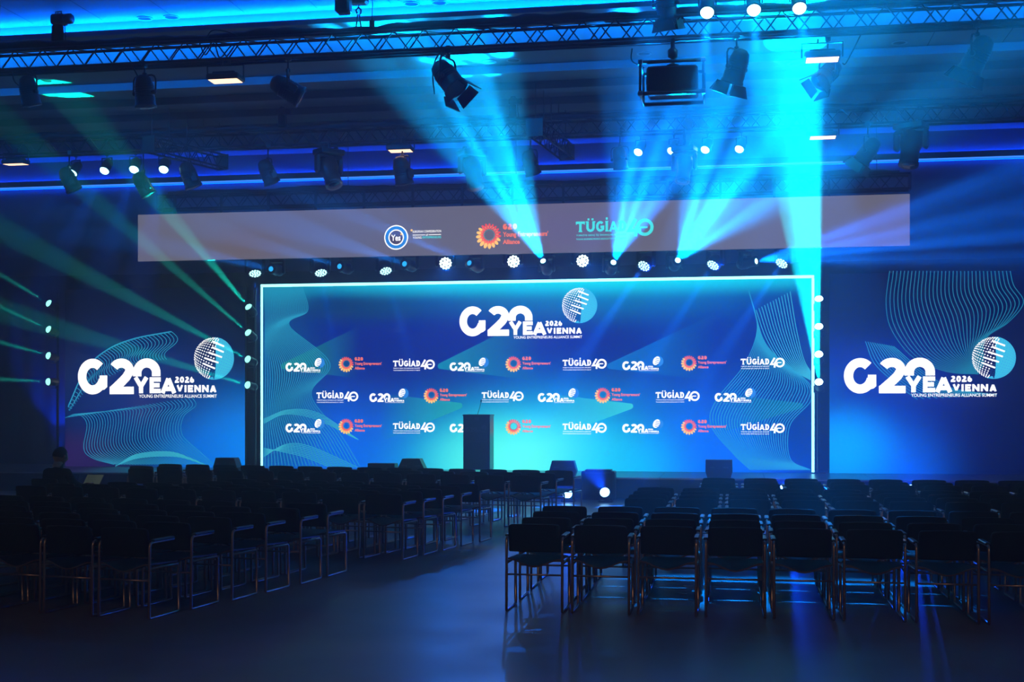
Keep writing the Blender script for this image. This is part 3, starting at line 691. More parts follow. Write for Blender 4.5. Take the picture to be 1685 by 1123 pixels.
# ================================================================ LAMPS
def lens_mat(name, col, s): return emit(name, col, s)
LENS_OFF = mat('lens_dark_glass', (0.03, 0.035, 0.045, 1), 0.08, spec=0.8)
def pan_tilt(aim):
    a = Vector(aim).normalized(); return math.atan2(-a.x, a.y), math.acos(max(-1, min(1, -a.z)))
CACHE = {}
def cached(key, fn):
    if key not in CACHE: CACHE[key] = fn()
    return CACHE[key]
def clamp_parts(t, s, z):
    me = cached(('clamp', round(s, 2)), lambda: MB().cbox((0, 0, 0), (0.06 * s, 0.09 * s, 0.10 * s), 0.012 * s).tube([(0, 0, -0.05 * s), (0, 0, -0.12 * s)], 0.012 * s, 6).mesh('clamp', M_FIX))
    inst('clamp', me, t, (0, 0, z))
def fresnel(label, p, aim, s=1.0, doors=True, side=False, drop=0.12, name='fresnel_spotlight'):
    zt = (Z1T if p[1] < 21 else Z2T) - 0.02
    drop = max(-0.06, zt - p[2] + 0.02 - 0.40 * s)
    """theatre spotlight on a hoop yoke with barn doors; p = pivot of its housing"""
    pan, tilt = pan_tilt(aim); t = thing(name, label, 'spotlight', p, pan, 'unlit theatre spotlights')
    top = 0.40 * s + drop
    clamp_parts(t, s, top - 0.02)
    def yoke():
        w = 0.20 * s; c = 0.07 * s
        return MB().tube([(-w, 0, 0), (-w, 0, 0.26 * s - c), (-w + c * .35, 0, 0.26 * s - c * .3), (-w + c, 0, 0.26 * s), (w - c, 0, 0.26 * s), (w - c * .35, 0, 0.26 * s - c * .3), (w, 0, 0.26 * s - c), (w, 0, 0)], 0.014 * s, 6).tube([(0, 0, 0.26 * s), (0, 0, top - 0.1 * s)], 0.014 * s, 6).lathe([(0.035 * s, 0.255 * s), (0.035 * s, 0.30 * s)], 8).mesh('yoke', M_FIX)
    inst('yoke', cached(('yoke', s, drop), yoke), t)
    def head():
        mb = MB().lathe([(0.0, 0.27 * s), (0.06 * s, 0.265 * s), (0.115 * s, 0.22 * s), (0.14 * s, 0.12 * s), (0.145 * s, -0.06 * s), (0.152 * s, -0.07 * s), (0.152 * s, -0.17 * s), (0.165 * s, -0.18 * s), (0.165 * s, -0.22 * s), (0.14 * s, -0.22 * s)], 18)
        for k_ in range(5): mb.lathe([(0.147 * s, (0.10 - 0.035 * k_) * s), (0.153 * s, (0.093 - 0.035 * k_) * s), (0.147 * s, (0.086 - 0.035 * k_) * s)], 18)
        for sg in (-1, 1): mb.lathe([(0.035 * s, 0.14 * s), (0.035 * s, 0.20 * s), (0.02 * s, 0.21 * s)], 8, Matrix.Rotation(sg * math.pi / 2, 4, 'Y'))
        return mb.mesh('housing', M_FIX)
    h = inst('housing', cached(('fres', s), head), t, (0, 0, 0), (tilt, 0, 0))
    inst('lens', cached(('flens', s), lambda: MB().lathe([(0.14 * s, -0.215 * s), (0.09 * s, -0.232 * s), (0.0, -0.24 * s)], 18).mesh('lens', LENS_OFF)), h)
    if doors:
        for q in range(4):
            def door(q=q):
                a = 0.16 * s; b_ = 0.125 * s; hgt = 0.16 * s
                th = 0.006 * s
                M = Matrix.Rotation(q * math.pi / 2, 4, 'Z') @ Matrix.Translation((0, 0.165 * s, -0.22 * s)) @ Matrix.Rotation(math.radians(16 if q % 2 == 0 else 10), 4, 'X')
                return MB().prism([(-b_, 0), (b_, 0), (a * (1.15 if q % 2 == 0 else .95), -hgt), (-a * (1.15 if q % 2 == 0 else .95), -hgt)], -th, th, M).mesh('barn_door', M_FIX)
            inst('barn_door', cached(('door', s, q), door), h)
    if side:   # side box seen on the lit profile spots
        MB().cbox((0.16 * s, 0.03 * s, -0.05 * s), (0.07 * s, 0.12 * s, 0.16 * s), 0.015 * s).build('side_box', M_FIX2, h)
    return t
def moving_head(label, p, aim, s=1.0, lens=None, col=None, power=0, angle=6, blend=0.2, gobo=None, cells=False, inv=False, group='moving head lamps', radius=0.05, sheen=None, name='moving_head_lamp', cat='stage light', base_h=None):
    """base box, fork and swivelling head; p = pivot of the head; the lamp's light leaves its lens"""
    pan, tilt = pan_tilt(aim); t = thing(name, label, cat, p, pan, group)
    bh = 0.34 * s if base_h is None else base_h
    def base():
        mb = MB().cbox((0, 0, bh), (0.38 * s, 0.28 * s, 0.11), 0.02)
        for sg in (-1, 1): mb.cbox((sg * 0.12 * s, 0, bh + 0.085), (0.05 * s, 0.06 * s, 0.08), 0.01)
        return mb.mesh('base', M_FIX)
    inst('base', cached(('mhbase', s, bh), base), t)
    zc = max(bh + 0.13, (Z4T if p[1] > 25 else Z2T) - p[2])
    MB().cbox((0, 0, (bh + zc) / 2), (0.05, 0.05, zc - bh), 0.008).build('clamp', M_FIX, t)
    def fork():
        zt = bh - 0.055
        mb = MB().cbox((0, 0, zt - 0.035), (0.40 * s, 0.12 * s, 0.07), 0.02)
        for sg in (-1, 1): mb.cbox((sg * 0.185 * s, 0, (zt - 0.09 * s) / 2), (0.06 * s, 0.12 * s, zt + 0.09 * s), 0.025 * s)
        return mb.mesh('fork', M_FIX)
    inst('fork', cached(('mhfork', s, bh), fork), t)
    if cells:   # flat round wash head
        prof_ = [(0.0, 0.15 * s), (0.08 * s, 0.14 * s), (0.135 * s, 0.08 * s), (0.15 * s, -0.03 * s), (0.152 * s, -0.10 * s), (0.135 * s, -0.105 * s)]; zl = -0.10 * s; rl = 0.135 * s
    else:
        prof_ = [(0.0, 0.19 * s), (0.09 * s, 0.18 * s), (0.135 * s, 0.11 * s), (0.14 * s, -0.03 * s), (0.115 * s, -0.10 * s), (0.118 * s, -0.26 * s), (0.125 * s, -0.27 * s), (0.125 * s, -0.31 * s), (0.06 * s, -0.305 * s)]; zl = -0.305 * s; rl = (0.10 if not power else 0.065) * s
    h = inst('head', cached(('mhhead', s, cells, sheen is None), lambda: MB().lathe(prof_, 20).mesh('head', M_FIX if sheen is None else sheen)), t, (0, 0, 0), (tilt, 0, 0))
    lm = lens or LENS_OFF
    if cells:
        inst('lens_plate', cached(('lp', s, lm.name), lambda: MB().lathe([(rl, zl), (0.0, zl - 0.001)], 20).mesh('lens_plate', PLATEF if lm is WASHF else PLATE)), h)
        def cl():
            mb = MB(); rc = rl * 0.155
            for ring, n_ in ((0, 1), (1, 6), (2, 12)):
                for i in range(n_):
                    a = 2 * math.pi * i / n_ + ring * 0.2; R_ = rl * (0.0, 0.40, 0.78)[ring]
                    mb.lathe([(rc * 1.15, zl - 0.004), (rc * 0.8, zl - 0.014), (0, zl - 0.018)], 8, Matrix.Translation((R_ * math.cos(a), R_ * math.sin(a), 0)))
            return mb.mesh('led_cells', lm)
        tag(inst('led_cells', cached(('cells', s, lm.name), cl), h), kind='stuff')
    else:
        inst('lens', cached(('ml', s, lm.name), lambda: MB().lathe([(rl, zl), (rl * 0.7, zl - 0.012 * s), (0.0, zl - 0.02 * s)], 18).mesh('lens', lm)), h)
    if power:
        a = Vector(aim).normalized(); o = spot('lamp_beam', Vector(p) + a * (abs(zl) + 0.03), a, col, power, angle, blend, radius, gobo)
        o.parent = t; o.matrix_parent_inverse = (Matrix.Translation(t.location) @ Matrix.Rotation(pan, 4, 'Z')).inverted()
    return t
def par_can(label, p, aim, lens=None, col=None, power=0, angle=20, s=1.0, radius=0.05, hang=0.30, group='small LED par cans', blend=0.5, stand=False, gobo=None):
    pan, tilt = pan_tilt(aim); t = thing('par_can', label, 'stage light', p, pan, group)
    sg_ = -1 if stand else 1
    inst('yoke', cached(('pyoke', s, stand), lambda: MB().tube([(-0.12 * s, 0, 0), (-0.12 * s, 0, sg_ * 0.16 * s), (0.12 * s, 0, sg_ * 0.16 * s), (0.12 * s, 0, 0)], 0.012 * s, 5).mesh('yoke', M_FIX)), t)
    if not stand:
        zt = (Z1T + 0.3 if p[1] < 21 else Z2T)
        clamp_parts(t, 0.8 * s, max(0.16 * s + 0.05, zt - p[2]))
        if zt - p[2] > 0.25 * s: MB().tube([(0, 0, 0.16 * s), (0, 0, zt - p[2])], 0.012, 5).build('stem', M_FIX, t)
    h = inst('can', cached(('can', s), lambda: MB().lathe([(0.0, 0.15 * s), (0.07 * s, 0.145 * s), (0.10 * s, 0.09 * s), (0.105 * s, -0.12 * s), (0.112 * s, -0.125 * s), (0.112 * s, -0.145 * s), (0.095 * s, -0.145 * s)], 16).mesh('can', M_FIX)), t, (0, 0, 0), (tilt, 0, 0))
    inst('lens', cached(('plens', s, (lens or LENS_OFF).name), lambda: MB().lathe([(0.097 * s, -0.142 * s), (0.085 * s, -0.175 * s), (0.05 * s, -0.2 * s), (0.0, -0.21 * s)], 16).mesh('lens', lens or LENS_OFF)), h)
    if power:
        a = Vector(aim).normalized(); o = spot('lamp_beam', Vector(p) + a * (0.21 * s + 0.02), a, col, power, angle, blend, radius, gobo)
        o.parent = t; o.matrix_parent_inverse = (Matrix.Translation(t.location) @ Matrix.Rotation(pan, 4, 'Z')).inverted()
    return t
WARM = emit('warm_panel_glow', (1.0, 0.62, 0.40, 1), 2.6, True)
def panel_lamp(label, p, w=0.42, tilt=0.6, drop=0.2):
    t = thing('panel_lamp', label, 'panel light', p, 0.0, 'lit warm panel lamps')
    h = MB().cbox((0, 0, 0.05), (w, 0.30, 0.09), 0.02).cbox((0, 0, 0.11), (w * 0.7, 0.2, 0.05), 0.015).build('housing', M_FIX, t, (0, 0, 0), (tilt, 0, 0))
    MB().box((0, 0, 0.002), (w * 0.88, 0.235, 0.006)).build('light_panel', WARM, h)
    MB().tube([(-w / 2 - 0.03, 0, 0.04), (-w / 2 - 0.03, 0, 0.24), (w / 2 + 0.03, 0, 0.24), (w / 2 + 0.03, 0, 0.04)], 0.012, 5).build('bracket', M_FIX, t)
    for x in (-0.06, 0.06): MB().cbox((x, 0, 0.24 + drop / 2), (0.035, 0.05, drop), 0.008).build('clamp', M_FIX2, t)
    return t

# ---- near truss
def pt(px, py, Y): return at(px, py, Y)
YN = Y1T + 0.02
fresnel('unlit theatre spotlight nearest the left edge on the near truss', pt(48, 152, YN), (0.1, 0.22, -1), 0.95, doors=False)
fresnel('unlit theatre spotlight hanging left of the warm panel on near truss', pt(238, 153, YN), (0.03, 0.15, -1), 1.02, doors=False)
panel_lamp('warm lit panel lamp on the left half of the near truss', pt(371, 134, YN), 0.52, -0.02, 0.12)
fresnel('spotlight pointing right, right of the warm panel on near truss', pt(474, 148, YN), (1.0, 0.3, -0.6), 1.05, doors=False, side=True)
fresnel('large spotlight with spread barn doors near the middle of near truss', pt(737, 128, YN), (0.8, -0.25, -1.0), 1.12, drop=0.10)
fresnel('spotlight right of the framed projector on the near truss', pt(1212, 112, YN), (-0.35, 0.3, -1), 1.0, side=True, drop=0.12)
fresnel('barn-door spotlight tucked below the right warm panel on near truss', pt(1362, 122, YN + 0.35), (-0.7, -0.5, -0.8), 0.9, drop=0.14)
panel_lamp('warm lit panel lamp on the right half of the near truss', pt(1353, 99, YN), 0.50, -0.03, 0.06)
fresnel('spotlight at the far right end of the near truss', pt(1608, 92, YN), (-0.5, 0.3, -1), 1.05, drop=0.12)
# framed projector
p = pt(1107, 136, YN); t = thing('projector', 'black projector in a tube frame hanging from the near truss', 'projector', p)
MB().cbox((0, 0, 0), (0.72, 0.55, 0.36), 0.03).build('body', M_FIX, t)
MB().lathe([(0.09, 0.27), (0.09, 0.36), (0.07, 0.37), (0.0, 0.365)], 16, Matrix.Rotation(-math.pi / 2, 4, 'X')).build('lens', LENS_OFF, t)
for z in (-0.22, 0.22):
    MB().tube([(-0.44, -0.33, z), (0.44, -0.33, z), (0.44, 0.33, z), (-0.44, 0.33, z)], 0.02, 6, closed=True).build('frame_loop', M_FIX2, t)
for x in (-0.44, 0.44):
    for y in (-0.33, 0.33): MB().tube([(x, y, -0.22), (x, y, 0.22)], 0.02, 6).build('frame_post', M_FIX2, t); 
for x in (-0.44, 0.44):
    for z in (-0.22, 0.22): MB().cbox((x, -0.33, z), (0.07, 0.06, 0.07), 0.012).build('corner_clamp', M_EDGE, t)
MB().lathe([(0.09, 0.23), (0.09, 0.25), (0.03, 0.26), (0.03, 0.34), (0.07, 0.36), (0.075, 0.46), (0.05, 0.48), (0.03, 0.50), (0.03, 0.66)], 12).build('mount', M_FIX2, t)
# chain hoists
def hoist(label, p, s=1.0, bag=True):
    t = thing('chain_hoist', label, 'hoist', p, random.uniform(-0.2, 0.2), 'chain hoists above the trusses')
    MB().cbox((0.04 * s, 0, 0.50 * s), (0.30 * s, 0.24 * s, 0.20 * s), 0.04 * s).lathe([(0.10 * s, 0.12 * s), (0.10 * s, 0.30 * s), (0.085 * s, 0.32 * s)], 12, Matrix.Translation((0, 0, 0.50 * s)) @ Matrix.Rotation(math.pi / 2, 4, 'Y')).build('motor', M_FIX, t)
    MB().tube([(-0.05 * s, 0, 0.6 * s), (-0.05 * s, 0, 0.66 * s), (0.08 * s, 0, 0.66 * s), (0.08 * s, 0, 0.6 * s)], 0.012 * s, 5).build('handle', M_FIX, t)
    if bag:
        MB().lathe([(0.11 * s, 0.0), (0.13 * s, 0.03 * s), (0.125 * s, 0.2 * s), (0.12 * s, 0.38 * s), (0.10 * s, 0.40 * s)], 10, Matrix.Diagonal((1, 0.75, 1, 1))).build('chain_bag', M_BLACK, t)
    MB().tube([(0, 0, 0.6 * s), (0, 0, (7.98 if p[1] < 19 else 7.81) - p[2])], 0.009, 5).build('chain', M_CHAIN, t)
    MB().tube([(0.16 * s, 0, 0.46 * s), (0.17 * s, 0, 0.2 * s), (0.20 * s, 0, 0.0)], 0.008, 5).build('control_cable', M_CABLE, t)
    return t
p = pt(95, 80, Y1T + 0.15); hoist('chain hoist with hanging chain bag standing over the near truss left', (p.x, p.y, Z1T + 0.37), 0.82)
p = pt(466, 225, Y2T + 0.15); hoist('hazy chain hoist over the middle truss, left of the picture middle', (p.x, p.y - 0.1, Z2T + 0.37), 0.6)
p = pt(845, 205, Y2T + 0.15); hoist('hazy chain hoist over the middle truss near the picture middle', (p.x, p.y - 0.1, Z2T + 0.37), 0.62)
# hanging speaker, hook and remote at the top edge
p = pt(565, 6, Y1T - 0.25); t = thing('hanging_speaker', 'small black box hanging at the top edge of the picture', 'speaker', p)
MB().cbox((0, 0, 0.06), (0.22, 0.2, 0.42), 0.03).build('cabinet', M_FIX, t); MB().box((0, -0.101, 0.06), (0.17, 0.006, 0.34)).build('grille', M_BLACK, t); MB().tube([(0, 0, 0.26), (0, 0, 8.0 - p.z)], 0.012, 5).build('drop_rod', M_FIX, t)
p = pt(590, 45, Y1T + 0.1); t = thing('lifting_hook', 'lifting hook with double sling over the near truss', 'hook', (p.x, p.y, Z1T + 0.32))
for sg in (-1, 1): MB().tube([(sg * 0.05, 0, 0), (sg * 0.012, 0, 0.28)], 0.012, 5).build('sling', M_CABLE, t)
MB().tube([(0.03, 0, 0.28), (0.04, 0, 0.34), (0, 0, 0.38), (-0.04, 0, 0.34), (-0.02, 0, 0.29)], 0.014, 6).build('hook', M_CHAIN, t); MB().tube([(0, 0, 0.38), (0, 0, 7.99 - Z1T - 0.32)], 0.01, 5).build('chain', M_CHAIN, t)
MB().cbox((0, 0, 0.50), (0.28, 0.2, 0.14), 0.03).build('hoist_block', M_FIX, t)
p = pt(612, 40, Y1T + 0.05); t = thing('pendant_control', 'hoist remote dangling on a wire over the near truss', 'control', p)
MB().cbox((0, 0, 0), (0.075, 0.05, 0.13), 0.015).build('handset', M_FIX, t); MB().tube([(0, 0, 0.06), (0.01, 0, 0.3), (0, 0, 8.0 - p.z)], 0.007, 5).build('wire', M_CABLE, t)
cable('looped black cable hanging from near truss beside the leftmost spotlight', [pt(20, 118, YN), pt(24, 134, YN), pt(36, 144, YN), pt(46, 146, YN)])
cable('thin power cable beside the second spotlight of the near truss', [pt(219, 111, YN), pt(228, 128, YN), pt(236, 142, YN)])
cable('cable drooping behind the large barn-door spotlight', [pt(728, 82, YN), pt(716, 100, YN), pt(712, 125, YN), pt(715, 155, YN)])
cable('cable looping down beside the framed projector', [pt(1040, 80, YN), pt(1040, 100, YN), pt(1060, 112, YN)])
cable('cable running down from truss right of the right warm panel', [pt(1416, 58, YN), pt(1405, 80, YN), pt(1392, 104, YN), pt(1386, 104, YN)])
cable('cable arching over the near truss above the left warm panel', [pt(340, 62, YN), pt(350, 50, YN), pt(372, 52, YN), pt(390, 58, YN)])
cable('tangle of cable in the near truss above the left warm panel', [pt(328, 70, YN), pt(338, 90, YN), pt(352, 72, YN), pt(362, 95, YN), pt(380, 76, YN), pt(396, 70, YN)])

# ---- middle truss and what hangs below it
YM = Y2T - 0.04; YP = Y2T + 0.31
fresnel('dark spotlight below the left end of the middle truss', pt(114, 297, YM), (0.45, 0.2, -1), 1.05, doors=False, side=True, drop=0.1)
fresnel('pale-lit spotlight between the third and fourth small blue lamps', pt(236, 305, YM), (0.5, 0.3, -1), 1.05, doors=False, side=True, drop=0.3)
fresnel('spotlight with a bright side box left of the short truss', pt(312, 290, YM), (0.35, 0.2, -1), 1.1, doors=False, side=True, drop=0.1)
fresnel('spotlight hanging right of the short left truss', pt(441, 285, YM), (0.35, 0.3, -1), 1.05, doors=False, side=True, drop=0.1)
fresnel('spotlight in the cyan haze right of the middle moving head', pt(873, 270, YM), (0.25, 0.3, -1), 1.0, doors=False, drop=0.1)
fresnel('faint spotlight below the middle truss near its right lamps', pt(1020, 262, YM), (0.1, 0.3, -1), 0.9, doors=False, drop=0.1)
fresnel('hazy spotlight pointing left on the right part of the middle truss', pt(1428, 250, YM), (-0.7, 0.3, -1), 1.05, drop=0.1)
fresnel('dark spotlight cluster left of the banner logos below middle truss', pt(662, 283, YM), (0.15, 0.2, -1), 1.15, doors=False, side=True, drop=0.1)
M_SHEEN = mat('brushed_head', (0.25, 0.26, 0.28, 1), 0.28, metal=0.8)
moving_head('moving head with a shiny blue-lit barrel below the middle truss', pt(541, 276, YM), (0.42, -0.35, -1), 1.4, sheen=M_SHEEN, base_h=0.30)
moving_head('moving head in the cyan haze above the banner middle', pt(777, 278, YM), (0.25, -0.3, -1), 1.35, base_h=0.30)
moving_head('faint moving head among the four right small lamps', pt(1126, 272, YM), (-0.1, -0.4, -1), 1.15, sheen=M_SHEEN, base_h=0.30)
moving_head('hazy dark moving head at the right end of the middle truss', pt(1499, 236, YM), (-0.15, -0.3, -1), 1.45, base_h=0.30)
panel_lamp('warm lit panel lamp at the left edge of the picture', pt(26, 271, YM), 0.50, 0.06, 0.1)
panel_lamp('warm lit panel lamp left of the picture middle on middle truss', pt(659, 249, YM), 0.50, -0.03, 0.06)
panel_lamp('warm lit panel lamp on the right half of the middle truss', pt(1354, 227, YM), 0.52, -0.03, 0.06)
PAR = lens_mat('par_lens_blue_white', (0.35, 0.85, 1.0, 1), 6.0)
CB = (0.0, 0.10, 1.0)
for i, (px, py, ax) in enumerate(((125, 277, -0.35), (176, 273, -0.2), (223, 271, -0.02), (271, 271, 0.05))):
    par_can('lit blue par can, %s from the left under the middle truss' % ORD[i], pt(px, py, YP), (ax + 0.1, -0.75, -1), PAR, CB, 2600, 15, 1.0)
for i, (px, py) in enumerate(((1054, 243), (1109, 241), (1164, 239), (1220, 238))):
    par_can('lit blue par can, %s from the right under the middle truss' % ORD[3 - i], pt(px, py, YP), (-0.40, -0.75, -1.0), PAR, (0.0, 0.25, 1.0), 4500, 14, 0.9)
for i, (px, py) in enumerate(((1164, 12), (1240, 8), (1314, 5))):
    par_can('bright white-blue par can above the near truss, %s of three' % ('left', 'middle', 'right')[i], pt(px, py - 2, Y1T - 0.22), Vector((-0.5 + 0.95 * i, 12.6, 0)) - pt(px, py, Y1T - 0.22), PAR, (0.0, 0.24, 1.0), 14000, 13, 1.0)
fresnel('dark spotlight at the top edge left of the three bright lamps', pt(1096, 6, Y1T + 0.05), (0.1, 0.3, -1), 1.0, drop=0.05)

# ---- lamp row below the banner
YL = Y4T + 0.02
WASH = lens_mat('wash_cells_cyan_white', (0.45, 0.95, 1.0, 1), 3.2); WASHF = lens_mat('wash_cells_full', (0.75, 1.0, 1.0, 1), 7.0)
BEAM = lens_mat('beam_lens', (0.35, 0.95, 1.0, 1), 9.0); BEAM2 = lens_mat('beam_lens_dim', (0.02, 0.45, 1.0, 1), 1.6)
PLATE = emit('wash_plate', (0.0, 0.35, 0.55, 1), 1.0); PLATEF = emit('wash_plate_full', (0.45, 0.95, 1.0, 1), 2.0)
CAMP = Vector((0, 0, EYE))
wash = [(419, 447, (440, 640)), (527, 446, (562, 640)), (633, 443, (690, 640)), (733, 435, None), (844, 432, None), (957, 431, None), (1063, 436, (990, 540)), (1177, 434, (1080, 580)), (1290, 431, (1190, 580))]
for i, (px, py, tg) in enumerate(wash):
    p = pt(px, py - 3, YL)
    if tg is None: aim = (Vector(((-2.4, 0.0, 2.0)[i - 3], 11.5, 0.0)) - p); pw, an, lm = (260, 320, 260)[i - 3], 24, WASHF
    else: aim = (pt(tg[0], tg[1], 24.6) - p); pw, an, lm = (10000 if px < 800 else 30000), 7, WASH
    moving_head('round LED wash light below the banner, %s from the left of nine' % ORD[i], p, aim, 1.0, lm, (0.0, 0.14, 1.0) if tg else (0.0, 0.16, 1.0), pw, an, 0.4, cells=True, group='round wash lights below the banner', name='wash_light')
CY1 = (0.0, 0.62, 1.0); CY2 = (0.0, 0.22, 1.0)
beams = [(454, 445, (340, 420, 23.5), CY2, 9000, 7, None), (566, 441, (440, 405, 23.5), CY2, 9000, 7, None), (672, 437, (560, 400, 23.5), CY2, 9000, 8, None), (778, 436, (640, 370, 23.5), CY2, 10000, 12, (14, 0.5, 3)),
         (897, 434, (765, 150, 21.5), (0.0, 0.40, 1.0), 56000, 27, (12, 0.5, 5)), (1010, 436, (1105, 170, 21), (0.0, 0.22, 1.0), 32000, 27, (12, 0.5, 9)), (1115, 432, (1270, 200, 20), (0.0, 0.32, 1.0), 27000, 29, (12, 0.5, 11)), (1240, 432, (1610, 365, 23.6), (0.0, 0.14, 1.0), 40000, 30, (12, 0.5, 14))]
for i, (px, py, (tx, ty, tY), col, pw, an, gb) in enumerate(beams):
    p = pt(px, py, YL); aim = pt(tx, ty, tY) - p
    piv = p - aim.normalized() * 0.2; piv.y = Y4T + 0.01
    moving_head('beam moving head below the banner, %s from the left of eight' % ORD[i], piv, aim, 0.85, BEAM if i > 3 else BEAM2, col, pw, an, 0.3 if gb is None else 0.8, gb, group='beam moving heads below the banner', radius=0.045)

# ---- lamp towers beside the LED walls
TOWER = lens_mat('tower_lens_green', (0.28, 1.0, 0.82, 1), 2.6)
GREEN = (0.0, 0.85, 0.60)
def tower(label, px, ys, where, az, tilts, col, power, angle, lens, Y=26.65):
    ps = [at(px, y, Y) for y in ys]
    t = thing('lamp_tower', label, 'lamp stand', (ps[0].x, Y + 0.18, ST))
    MB().tube([(0, 0, 0.02), (0, 0, 4.35 - ST)], 0.03, 8).build('pole', M_TRUSS, t)
    MB().cbox((0, 0, 0.01), (0.28, 0.22, 0.02), 0.005).build('foot_plate', M_TRUSS, t)
    for i, p in enumerate(ps): MB().cbox((0, -0.05, p.z - ST), (0.06, 0.1, 0.05), 0.01).build('arm', M_TRUSS, t)
    for i, p in enumerate(ps):
        a = Vector((az[0], az[1], 0)).normalized(); tl = math.radians(tilts[i])
        aim = Vector((a.x * math.cos(tl), a.y * math.cos(tl), math.sin(tl)))
        par_can('small green-white lamp on the %s, %s from the top' % (where, ORD[i]), (ps[0].x, Y, p.z), aim, lens, col, power[i] if isinstance(power, tuple) else power, angle[i] if isinstance(angle, tuple) else angle, 0.85, 0.03, group='small lamps on the towers', blend=0.3, stand=True)
tower('slim lamp tower between left and centre LED walls', 414.5, (512, 553, 595, 636), 'tower left of the centre wall', (-0.43, -0.90), (39.5, 31, 20, 12), GREEN, (36000, 30000, 30000, 26000), (8, 5, 5, 5), TOWER)
tower('slim lamp tower left of the left LED wall', 88, (504, 546, 588, 629), 'tower left of the left wall', (-0.5, -0.866), (26, 21, 13, 2), GREEN, 20000, 5, TOWER)
TOWER2 = lens_mat('tower_lens_cyan', (0.6, 1.0, 1.0, 1), 12.0)
tower('slim lamp tower between centre and right LED walls', 1348, (500, 545, 590, 635), 'tower right of the centre wall', (-0.14, -1.0), (46, 42, 38, 35), (0.0, 0.80, 1.0), 130000, 9.0, TOWER2)

# ---- lamps on the floor before the stage
FL = lens_mat('floor_lamp_lens', (0.25, 0.6, 1.0, 1), 9.0)
YG = 23.6
for i, (px, py, aim, pw, an, lab) in enumerate(((997, 815, (-0.05, -0.75, 0.30), 2500, 22, 'blue floor lamp glaring beside the right chair block'), (935, 820, (0.0, -0.9, 0.12), 300, 40, 'small blue floor lamp seen through the front chairs'),
                                       (1060, 818, (0.0, 0.55, 1.0), 40000, 7, 'blue floor uplight before the stage, left of a pair'), (1137, 818, (0.12, 0.55, 1.0), 50000, 7, 'blue floor uplight before the stage, right of a pair'),
                                       (1290, 806, (-0.05, -1.0, 0.04), 700, 60, 'blue floor lamp hidden behind the right chair block'), (1500, 806, (-0.1, -1.0, 0.04), 700, 60, 'blue floor lamp hidden behind the right chair block near the edge'))):
    sz = 0.55 if i in (2, 3) else 0.95; p = at(px, py, YG); p.z = max(p.z, 0.14) if sz > 0.6 else 0.11
    t = par_can(lab, p, aim, FL, (0.0, 0.05, 1.0), pw, an, sz, group='blue floor lamps before the stage', stand=True)
    MB().cbox((0, 0, 0.015 - p.z), (0.26, 0.16, 0.03), 0.006).tube([(-0.11, 0, 0.03 - p.z), (-0.11, 0, -0.16 * sz)], 0.01, 5).tube([(0.11, 0, 0.03 - p.z), (0.11, 0, -0.16 * sz)], 0.01, 5).build('floor_base', M_FIX, t)
t = par_can('blue uplight on the stage left of the left LED wall', at(107, 764, 27.5) + Vector((-0.1, 0, 0.0)), (-0.35, 0.5, 1.0), FL, (0.0, 0.04, 1.0), 2600, 50, 0.9, group='blue stage uplights', stand=True)
t.location.z = ST + 0.12
# warm house lights of the rear half of the hall
for x in (-4.5, 3.0):
    spot('house_light', (x, -2.0, 7.9), (0, 1.55, -1), (1.0, 0.58, 0.34), 700, 60, 0.9, 0.4)
# ================================================================ ON THE STAGE
YLc = 25.3
lx0, lx1 = at(762, 780, YLc).x, at(806, 780, YLc).x
LH = at(762, 684, YLc).z
t = thing('lectern', 'dark blue lectern with microphone on the stage', 'lectern', ((lx0 + lx1) / 2, YLc, ST))
M_LECT = mat('lectern_lacquer', (0.06, 0.07, 0.10, 1), 0.35, spec=0.5)
w = lx1 - lx0; hh = LH - ST
MB().cbox((0, 0.22, (hh + 0.09) / 2), (w, 0.44, hh - 0.09), 0.012).build('body', M_LECT, t)
MB().cbox((0, 0.22, hh + 0.004), (w + 0.02, 0.46, 0.03), 0.008).build('top', M_LECT, t)
for x in (-w / 2 + 0.08, w / 2 - 0.08):
    for y in (0.06, 0.38): MB().cbox((x, y, 0.045), (0.06, 0.06, 0.09), 0.008).build('foot', M_FIX, t)
mb = MB(); mb.tube([(-0.02, 0.25, hh), (-0.02, 0.25, hh + 0.04), (0.03, 0.2, hh + 0.16), (0.06, 0.16, hh + 0.27)], 0.006, 5); mic = mb.build('microphone', M_FIX, t)
MB().lathe([(0.0, -0.03), (0.012, -0.02), (0.014, 0.02), (0.0, 0.035)], 8, Matrix.Translation((0.065, 0.155, hh + 0.29)) @ Matrix.Rotation(-0.5, 4, 'X')).build('capsule', M_FIX, mic)
M_PRINT = mat('lectern_print', (0.14, 0.15, 0.19, 1), 0.4)
lm_ = summit_logo(False); lm_.mi = [0] * len(lm_.mi)
o = inst('printed_logo', lm_.mesh('lectern_logo', [M_PRINT]), t, (-w * 0.40, -0.003, hh * 0.72)); o.scale = (w * 0.17,) * 3
mb = MB(); fit_text(mb, 'Young Entrepreneurs Alliance', -w * 0.36, w * 0.36, hh * 0.55, hh * 0.57, 0.01, -0.003); mb.build('printed_line', M_PRINT, t)
MB().cbox((0.0, -0.004, hh - 0.07), (0.09, 0.008, 0.06), 0.003).build('badge', M_PRINT, t)

